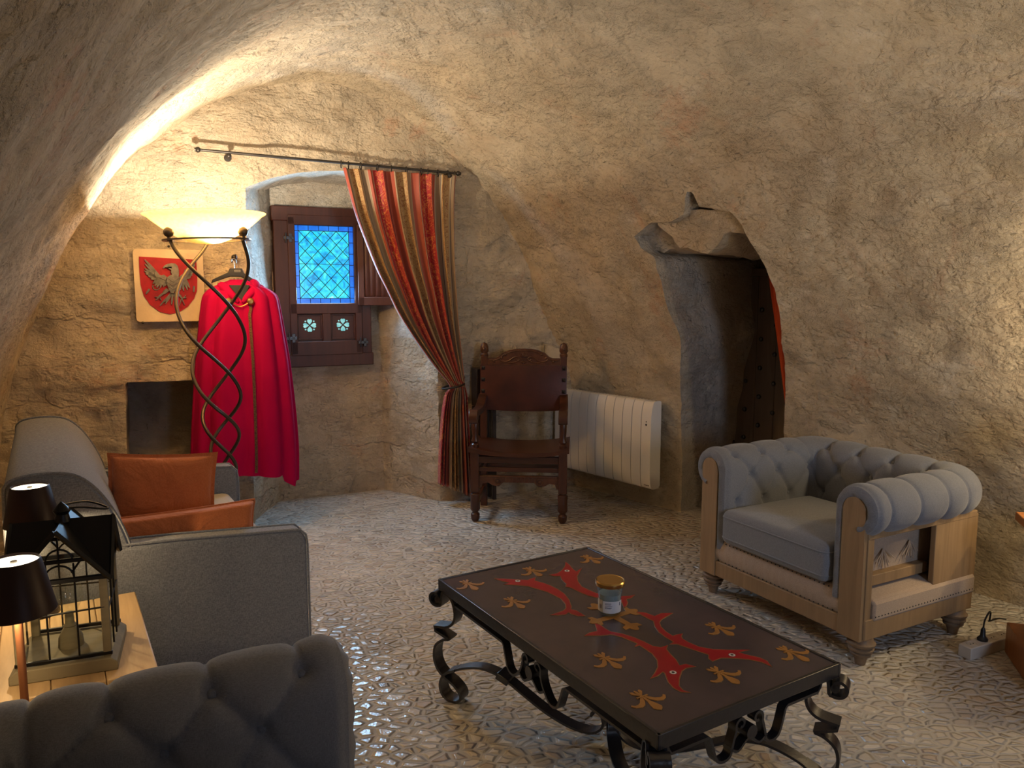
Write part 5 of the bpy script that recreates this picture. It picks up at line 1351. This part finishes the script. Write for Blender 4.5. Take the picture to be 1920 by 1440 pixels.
# ------------------------------------------------------------------ carved wooden chair
wc = thing('carved_armchair', 'dark carved wooden throne chair with leather back beside the curtain', 'chair', (0.06, 5.09, 0), math.radians(-5))
FY, BY = -0.19, 0.20
def turned(x, y, z0, z1):
    prof = [(0.0, 0), (0.020, 0), (0.026, 0.02), (0.024, 0.05), (0.016, 0.058), (0.028, 0.065), (0.028, 0.14), (0.018, 0.148), (0.026, 0.156), (0.026, 0.20)]
    return [(r, z0+z*(z1-z0)/0.20) for r, z in prof]
for s in (-1, 1):
    mb = MB(); mb.lathe([(0, 0), (0.018, 0.0), (0.028, 0.02), (0.030, 0.05), (0.018, 0.062), (0.026, 0.075), (0.033, 0.085), (0.030, 0.14), (0.033, 0.185), (0.020, 0.195), (0.028, 0.205), (0, 0.206)], (s*0.285, FY, 0), 20); mb.box((s*0.285, FY, 0.335), (0.056, 0.056, 0.27))
    lg = part(mb, 'front_leg', M['darkwood'], wc, smooth=40, bevel=0.003)
    mb = MB(); mb.box((s*0.275, BY, 0.24), (0.045, 0.045, 0.48)); part(mb, 'rear_leg', M['darkwood'], wc, bevel=0.003)
    mb = MB(); mb.prism([(BY-0.022, 0.47), (BY+0.024, 0.47), (BY+0.075, 1.05), (BY+0.03, 1.05)], s*0.275-0.023, s*0.275+0.023, 'x')
    ps_ = part(mb, 'back_post', M['darkwood'], wc, bevel=0.003)
    mb = MB(); mb.lathe([(0.026, 1.045), (0.028, 1.06), (0.022, 1.07), (0.030, 1.085), (0.028, 1.115), (0.020, 1.135), (0, 1.145)], (s*0.275, BY+0.055, 0), 14); mb.sphere((s*0.275, BY+0.03, 1.10), 0.014, 10); part(mb, 'post_finial', M['carved'], ps_)
    mb = MB(); mb.lathe([(0.026, 0.49), (0.027, 0.51), (0.016, 0.52), (0.026, 0.53), (0.018, 0.56), (0.022, 0.60), (0.024, 0.64), (0.016, 0.665), (0.026, 0.675), (0.026, 0.70), (0, 0.70)], (s*0.285, FY+0.02, 0), 18); part(mb, 'arm_post', M['darkwood'], wc)
    mb = MB(); pth = smoothpath([(s*0.285, FY-0.065, 0.665), (s*0.285, FY-0.07, 0.70), (s*0.285, FY-0.04, 0.725), (s*0.285, FY+0.05, 0.715), (s*0.283, 0.05, 0.712), (s*0.280, 0.16, 0.755), (s*0.278, BY+0.02, 0.775)], 5); mb.bar(pth, (1, 0, 0), 0.058, 0.040); part(mb, 'armrest', M['darkwoodh'], wc, bevel=0.008, bseg=3)
    for z, y0 in ((0.13, 0.0), (0.33, 0.0)):
        mb = MB(); mb.box((s*0.278, (FY+BY)/2, z), (0.028, BY-FY, 0.035)); part(mb, 'side_stretcher', M['darkwood'], wc, bevel=0.003)
mb = MB(); G = []
for x in np.linspace(-0.325, 0.325, 40):
    f = x/0.325; row = []
    for y in np.linspace(FY-0.055, BY+0.01, 16):
        row.append((x, y, 0.488-0.020*(1-f*f)*(1.0)+0.010*abs(f)**3))
    G.append(row)
G = np.array(G); Gb = G.copy(); Gb[..., 2] -= 0.026
mb.grid(G); mb.grid(Gb, flip=True)
def rim(Gt): return list(Gt[:, 0])+list(Gt[-1, 1:])+list(Gt[::-1, -1][1:])+list(Gt[0, ::-1][1:-1])
a, b = rim(G), rim(Gb); m_ = len(a); mb.add([*a, *b], [(i, m_+i, m_+(i+1) % m_, (i+1) % m_) for i in range(m_)])
part(mb, 'seat', M['darkwoodh'], wc, smooth=40, bevel=0.006, bseg=3)
mb = MB(); mb.box((0, FY, 0.415), (0.52, 0.035, 0.045)); mb.box((0, FY+0.0, 0.35), (0.52, 0.02, 0.03)); part(mb, 'seat_rail', M['darkwoodh'], wc, bevel=0.003)
ap = [(-0.26, 0.31), (0.26, 0.31), (0.26, 0.225), (0.245, 0.225), (0.235, 0.255), (0.20, 0.262), (0.17, 0.245), (0.13, 0.238), (0.10, 0.265), (-0.10, 0.265), (-0.13, 0.238), (-0.17, 0.245), (-0.20, 0.262), (-0.235, 0.255), (-0.245, 0.225), (-0.26, 0.225)]
mb = MB(); mb.prism(ap, FY-0.008, FY+0.018, 'y')
for s in (-1, 1): mb.tube([(s*0.135+0.022*math.cos(a), FY-0.011, 0.272+0.022*math.sin(a)) for a in np.linspace(0, 2*PI, 16, endpoint=False)], 0.005, 6, closed=True); mb.sphere((s*0.135, FY-0.008, 0.272), 0.009, 8)
for i in range(8): mb.box((-0.085+i*0.0243, FY-0.010, 0.285), (0.008, 0.008, 0.030))
mb.box((0, FY-0.009, 0.304), (0.50, 0.010, 0.008))
part(mb, 'carved_apron', M['carved'], wc, bevel=0.002)
# leather back
tilt = lambda z: BY+0.0+(z-0.47)*0.088
mb = MB(); G = []
for x in np.linspace(-0.298, 0.298, 30):
    row = []
    for z in np.linspace(0.685, 0.99, 14):
        f = x/0.298; g = (z-0.8375)/0.1525; row.append((x, tilt(z)-0.030-0.012*(1-f*f)*(1-g*g), z-0.012*(1-f*f)*(1 if z < 0.75 else 0)))
    G.append(row)
G = np.array(G); Gb = G.copy(); Gb[..., 1] += 0.012; mb.grid(G, flip=False); mb.grid(Gb, flip=True); a, b = rim(G), rim(Gb); m_ = len(a); mb.add([*a, *b], [(i, m_+i, m_+(i+1) % m_, (i+1) % m_) for i in range(m_)])
lb = part(mb, 'leather_back', M['leather'], wc, smooth=40)
mb0 = MB(); mb0.add([(-.013, 0, -.013), (.013, 0, -.013), (.013, 0, .013), (-.013, 0, .013), (0, -.014, 0)], [(0, 1, 4), (1, 2, 4), (2, 3, 4), (3, 0, 4)])
nl = None
for s in (-1, 1):
    for z in (0.97, 0.89, 0.81, 0.73):
        if nl is None: nl = mb0.build('square_nail', M['iron'], lb, smooth=0); q = nl
        else: q = nl.copy(); C.objects.link(q); q.parent = lb
        q.location = (s*0.278, tilt(z)-0.033, z)
# carved crest rail
cr = [(-0.255, 0.99), (0.255, 0.99), (0.255, 1.035), (0.20, 1.036), (0.175, 1.046), (0.15, 1.070), (0.10, 1.092), (0.05, 1.101), (0, 1.103), (-0.05, 1.101), (-0.10, 1.092), (-0.15, 1.070), (-0.175, 1.046), (-0.20, 1.036), (-0.255, 1.035)]
mb = MB(); yc = tilt(1.04); mb.prism(cr, yc-0.018, yc+0.018, 'y')
yf = yc-0.020
for s in (-1, 1):
    mb.tube([(s*(0.165-0.035*0), yf, 1.028)]+[(s*x, yf, z) for x, z in sm2([(0.16, 1.02), (0.13, 1.012), (0.10, 1.02), (0.075, 1.038), (0.045, 1.045), (0.028, 1.030), (0.040, 1.018), (0.052, 1.028)], 3)], 0.0055, 6)
    mb.tube([(s*x, yf, z) for x, z in sm2([(0.03, 1.02), (0.07, 1.008), (0.10, 1.003), (0.12, 1.012)], 3)], 0.004, 6)
    for x, z in ((0.155, 1.040), (0.205, 1.015), (0.125, 1.062)): mb.sphere((s*x, yf+0.002, z), 0.010, 10)
    mb.tube([(s*x, yf, z) for x, z in ((0.24, 1.022), (0.19, 1.024), (0.165, 1.036), (0.14, 1.060), (0.09, 1.080), (0.04, 1.090), (0, 1.091))], 0.004, 6)
for k in range(7):
    a = math.radians(20+140*k/6); mb.tube([(0.010*math.cos(a), yf, 1.045+0.01*math.sin(a)), (0.028*math.cos(a), yf-0.004, 1.045+0.030*math.sin(a))], [0.006, 0.003], 6)
for k in range(5):
    a = math.radians(-150+120*k/4); mb.tube([(0.006*math.cos(a), yf, 1.022+0.01*math.sin(a)), (0.022*math.cos(a), yf-0.004, 1.022+0.022*math.sin(a))], [0.005, 0.003], 6)
mb.box((0, yf, 1.034), (0.05, 0.012, 0.010))
part(mb, 'carved_crest', M['carved'], wc, smooth=50)
mb = MB(); mb.box((0, BY, 0.28), (0.50, 0.025, 0.04)); part(mb, 'rear_stretcher', M['darkwoodh'], wc)

# dark cabinet behind the chair
cb = thing('small_dark_cabinet', 'low dark wooden cabinet half hidden behind the striped curtain and chair', 'cabinet', wallpt(3.47, 0, -0.085), WA)
mb = MB(); mb.box((0, 0, 0.82), (0.15, 0.11, 0.27)); part(mb, 'upper_box', M['blackwood'], cb, bevel=0.004)
mb = MB(); mb.box((0, 0, 0.30), (0.15, 0.11, 0.28)); part(mb, 'lower_box', M['blackwood'], cb, bevel=0.004)
for x in (-0.06, 0.06):
    for y in (-0.042, 0.042):
        mb = MB(); mb.box((x, y, 0.34), (0.025, 0.025, 0.68)); part(mb, 'leg', M['blackwood'], cb, bevel=0.002)

# ------------------------------------------------------------------ radiator on the right wall
RA = math.atan2(-.774, .633)
R0v = Vector((.47, 5.92, 0)); urv = Vector((.633, -.774, 0)); nin = Vector((-.774, -.633, 0))
ra = thing('electric_radiator', 'white ribbed electric radiator mounted on the wall behind the chair', 'radiator', R0v+urv*0.52+nin*0.16, RA)
# local x along wall toward viewer, local -y = away from room? (rot RA: x=ur, y=(.774,.633) into wall)
RLn, rz0, rz1 = 0.93, 0.185, 0.775
pf = [(0.02, rz0), (-0.045, rz0), (-0.066, rz0+0.03), (-0.075, rz0+0.12), (-0.076, (rz0+rz1)/2), (-0.072, rz1-0.10), (-0.055, rz1-0.02), (-0.035, rz1), (0.02, rz1)]
pfs = [(p.x, p.y) for p in smoothpath([(a, b, 0) for a, b in pf], 4)]
nseg = 11; wseg = RLn/nseg
mb = MB()
for i in range(nseg):
    xa = -RLn/2+i*wseg+(0.0025 if i else 0); xb = -RLn/2+(i+1)*wseg-(0.0025 if i < nseg-1 else 0)
    mb.prism(pfs, xa, xb, 'x')
rb = part(mb, 'ribbed_front', M['white'], ra, bevel=0.0035)
mb = MB(); mb.box((0, 0.012, (rz0+rz1)/2), (RLn-0.01, 0.05, rz1-rz0-0.012)); part(mb, 'rear_housing', M['white'], ra, bevel=0.004)
mb = MB()
for i in range(30): mb.box((-RLn/2+0.03+i*0.030, -0.006, rz1), (0.018, 0.028, 0.002))
part(mb, 'top_grille', M['blackplastic'], ra)
mb = MB(); xx = RLn/2-wseg*0.48
mb.sphere((xx, -0.0745, rz1-0.135), 0.0045, 8, sc_=(1, .4, 1)); mb.sphere((xx, -0.075, rz1-0.155), 0.008, 10, sc_=(1, .4, 1)); part(mb, 'control_buttons', M['blackplastic'], ra)
mb = MB(); mb.box((RLn/2-wseg*0.42, -0.064, rz0+0.028), (0.042, 0.004, 0.010)); 
for i in range(6): mb.box((RLn/2-wseg*0.42-0.015+i*0.006, -0.0665, rz0+0.028), (0.0035, 0.002, 0.005), 1)
part(mb, 'maker_plate', [M['blackplastic'], M['whiteplastic']], ra)
for x in (-0.3, 0.3):
    mb = MB(); mb.box((x, 0.09, 0.60), (0.04, 0.14, 0.05)); mb.box((x, 0.09, 0.30), (0.04, 0.14, 0.05)); part(mb, 'wall_bracket', M['white'], ra)

# ------------------------------------------------------------------ door at the end of the passage
def passage(along, n_): return Vector((R0v.x, R0v.y, 0))+urv*along+Vector((.774, .633, 0))*n_
dd = thing('door_1', '', '', passage(1.125, 0.60), RA); del dd['label']; del dd['category']; dd['kind'] = 'structure'
mb = MB()
for i in range(5): mb.box((0.02+0.15*i, 0.0, 0.80), (0.148, 0.04, 1.60))
lf = part(mb, 'door_leaf', M['doorwood'], dd, bevel=0.003)
mb = MB(); mb.box((-0.080, 0.0, 0.81), (0.050, 0.09, 1.64)); mb.box((0.30, 0.0, 1.625), (0.81, 0.09, 0.05)); part(mb, 'door_frame', M['doorwood'], dd, bevel=0.004)
mb = MB()
for i, x in enumerate((0.02, 0.13, 0.24, 0.35)):
    for k in range(8): mb.sphere((x, -0.024, 1.47-k*0.20-(0.10 if i % 2 else 0)), 0.0165, 12, sc_=(1, .8, 1))
part(mb, 'stud_rows', M['iron'], lf)
dc = thing('door_curtain', 'strip of orange-red curtain hanging in the doorway', 'curtain', passage(1.465, 0.30), RA)
mb = MB(); G = []
for i in range(40):
    u = i/39; row = []
    for v in np.linspace(0, 1, 30):
        z = 1.60-1.0*v; left = 0.005+0.18*v
        row.append((left+(0.30-left)*u, 0.014*math.sin(u*22+v*2), z))
    G.append(row)
mb.grid(G, flip=True); o = part(mb, 'cloth', M['redcurtain'], dc, smooth=180); o.modifiers.new('s', 'SOLIDIFY').thickness = 0.004
mb = MB(); mb.tube([(-0.01, 0.0, 1.605), (0.32, 0.0, 1.605)], 0.006, 8); part(mb, 'curtain_rail', M['rodiron'], dc)

# ------------------------------------------------------------------ dresser, power strip on the right
dr = thing('pedestal_table', 'orange oak pedestal table cut off at the right edge', 'side table', (2.19, 2.83, 0), math.radians(-18))
mb = MB(); mb.box((0, 0, 0.585), (0.40, 0.40, 0.035)); part(mb, 'table_top', M['dresser'], dr, bevel=0.004)
mb = MB(); mb.box((0.01, 0, 0.35), (0.31, 0.31, 0.44)); part(mb, 'pedestal', M['dresser'], dr, bevel=0.003)
mb = MB(); mb.box((0, 0, 0.065), (0.40, 0.40, 0.13)); part(mb, 'plinth', M['dresser'], dr, bevel=0.005)
ps = thing('power_strip', 'beige multi-socket power strip lying on the floor behind the pedestal table', 'power strip', (1.895, 3.04, 0), math.radians(26))
mb = MB(); mb.box((0.11, 0, 0.026), (0.30, 0.058, 0.052)); bd = part(mb, 'strip_body', M['whiteplastic'], ps, bevel=0.004)
for i in range(4):
    mb = MB(); x = 0.005+i*0.068; mb.lathe([(0.022, 0.0522), (0.021, 0.0535), (0.019, 0.0535), (0.019, 0.0522)], (x, 0, 0), 20)
    for s in (-1, 1): mb.lathe([(0, 0.0532), (0.0028, 0.0532), (0.0028, 0.052)], (x+s*0.008, 0, 0), 8, 1)
    part(mb, 'socket', [M['whiteplastic'], M['blackplastic']], bd)
pg = thing('power_plug', 'black plug with curling cable pushed into the power strip', 'plug', (1.895+0.073*math.cos(.454), 3.04+0.073*math.sin(.454), 0.0535), math.radians(26))
mb = MB(); mb.lathe([(0, 0.0), (0.020, 0.0), (0.021, 0.008), (0.014, 0.016), (0.010, 0.022), (0.009, 0.045), (0.005, 0.055), (0, 0.055)], seg=20); part(mb, 'plug_body', M['blackplastic'], pg)
mb = MB(); mb.tube(smoothpath([(0, 0, 0.05), (0.006, 0, 0.085), (0.030, 0, 0.115), (0.058, 0.01, 0.105), (0.055, 0.01, 0.075), (0.070, 0.02, 0.062), (0.13, 0.02, 0.062), (0.20, 0.03, 0.040)], 6), 0.0035, 8); part(mb, 'cable', M['blackplastic'], pg)
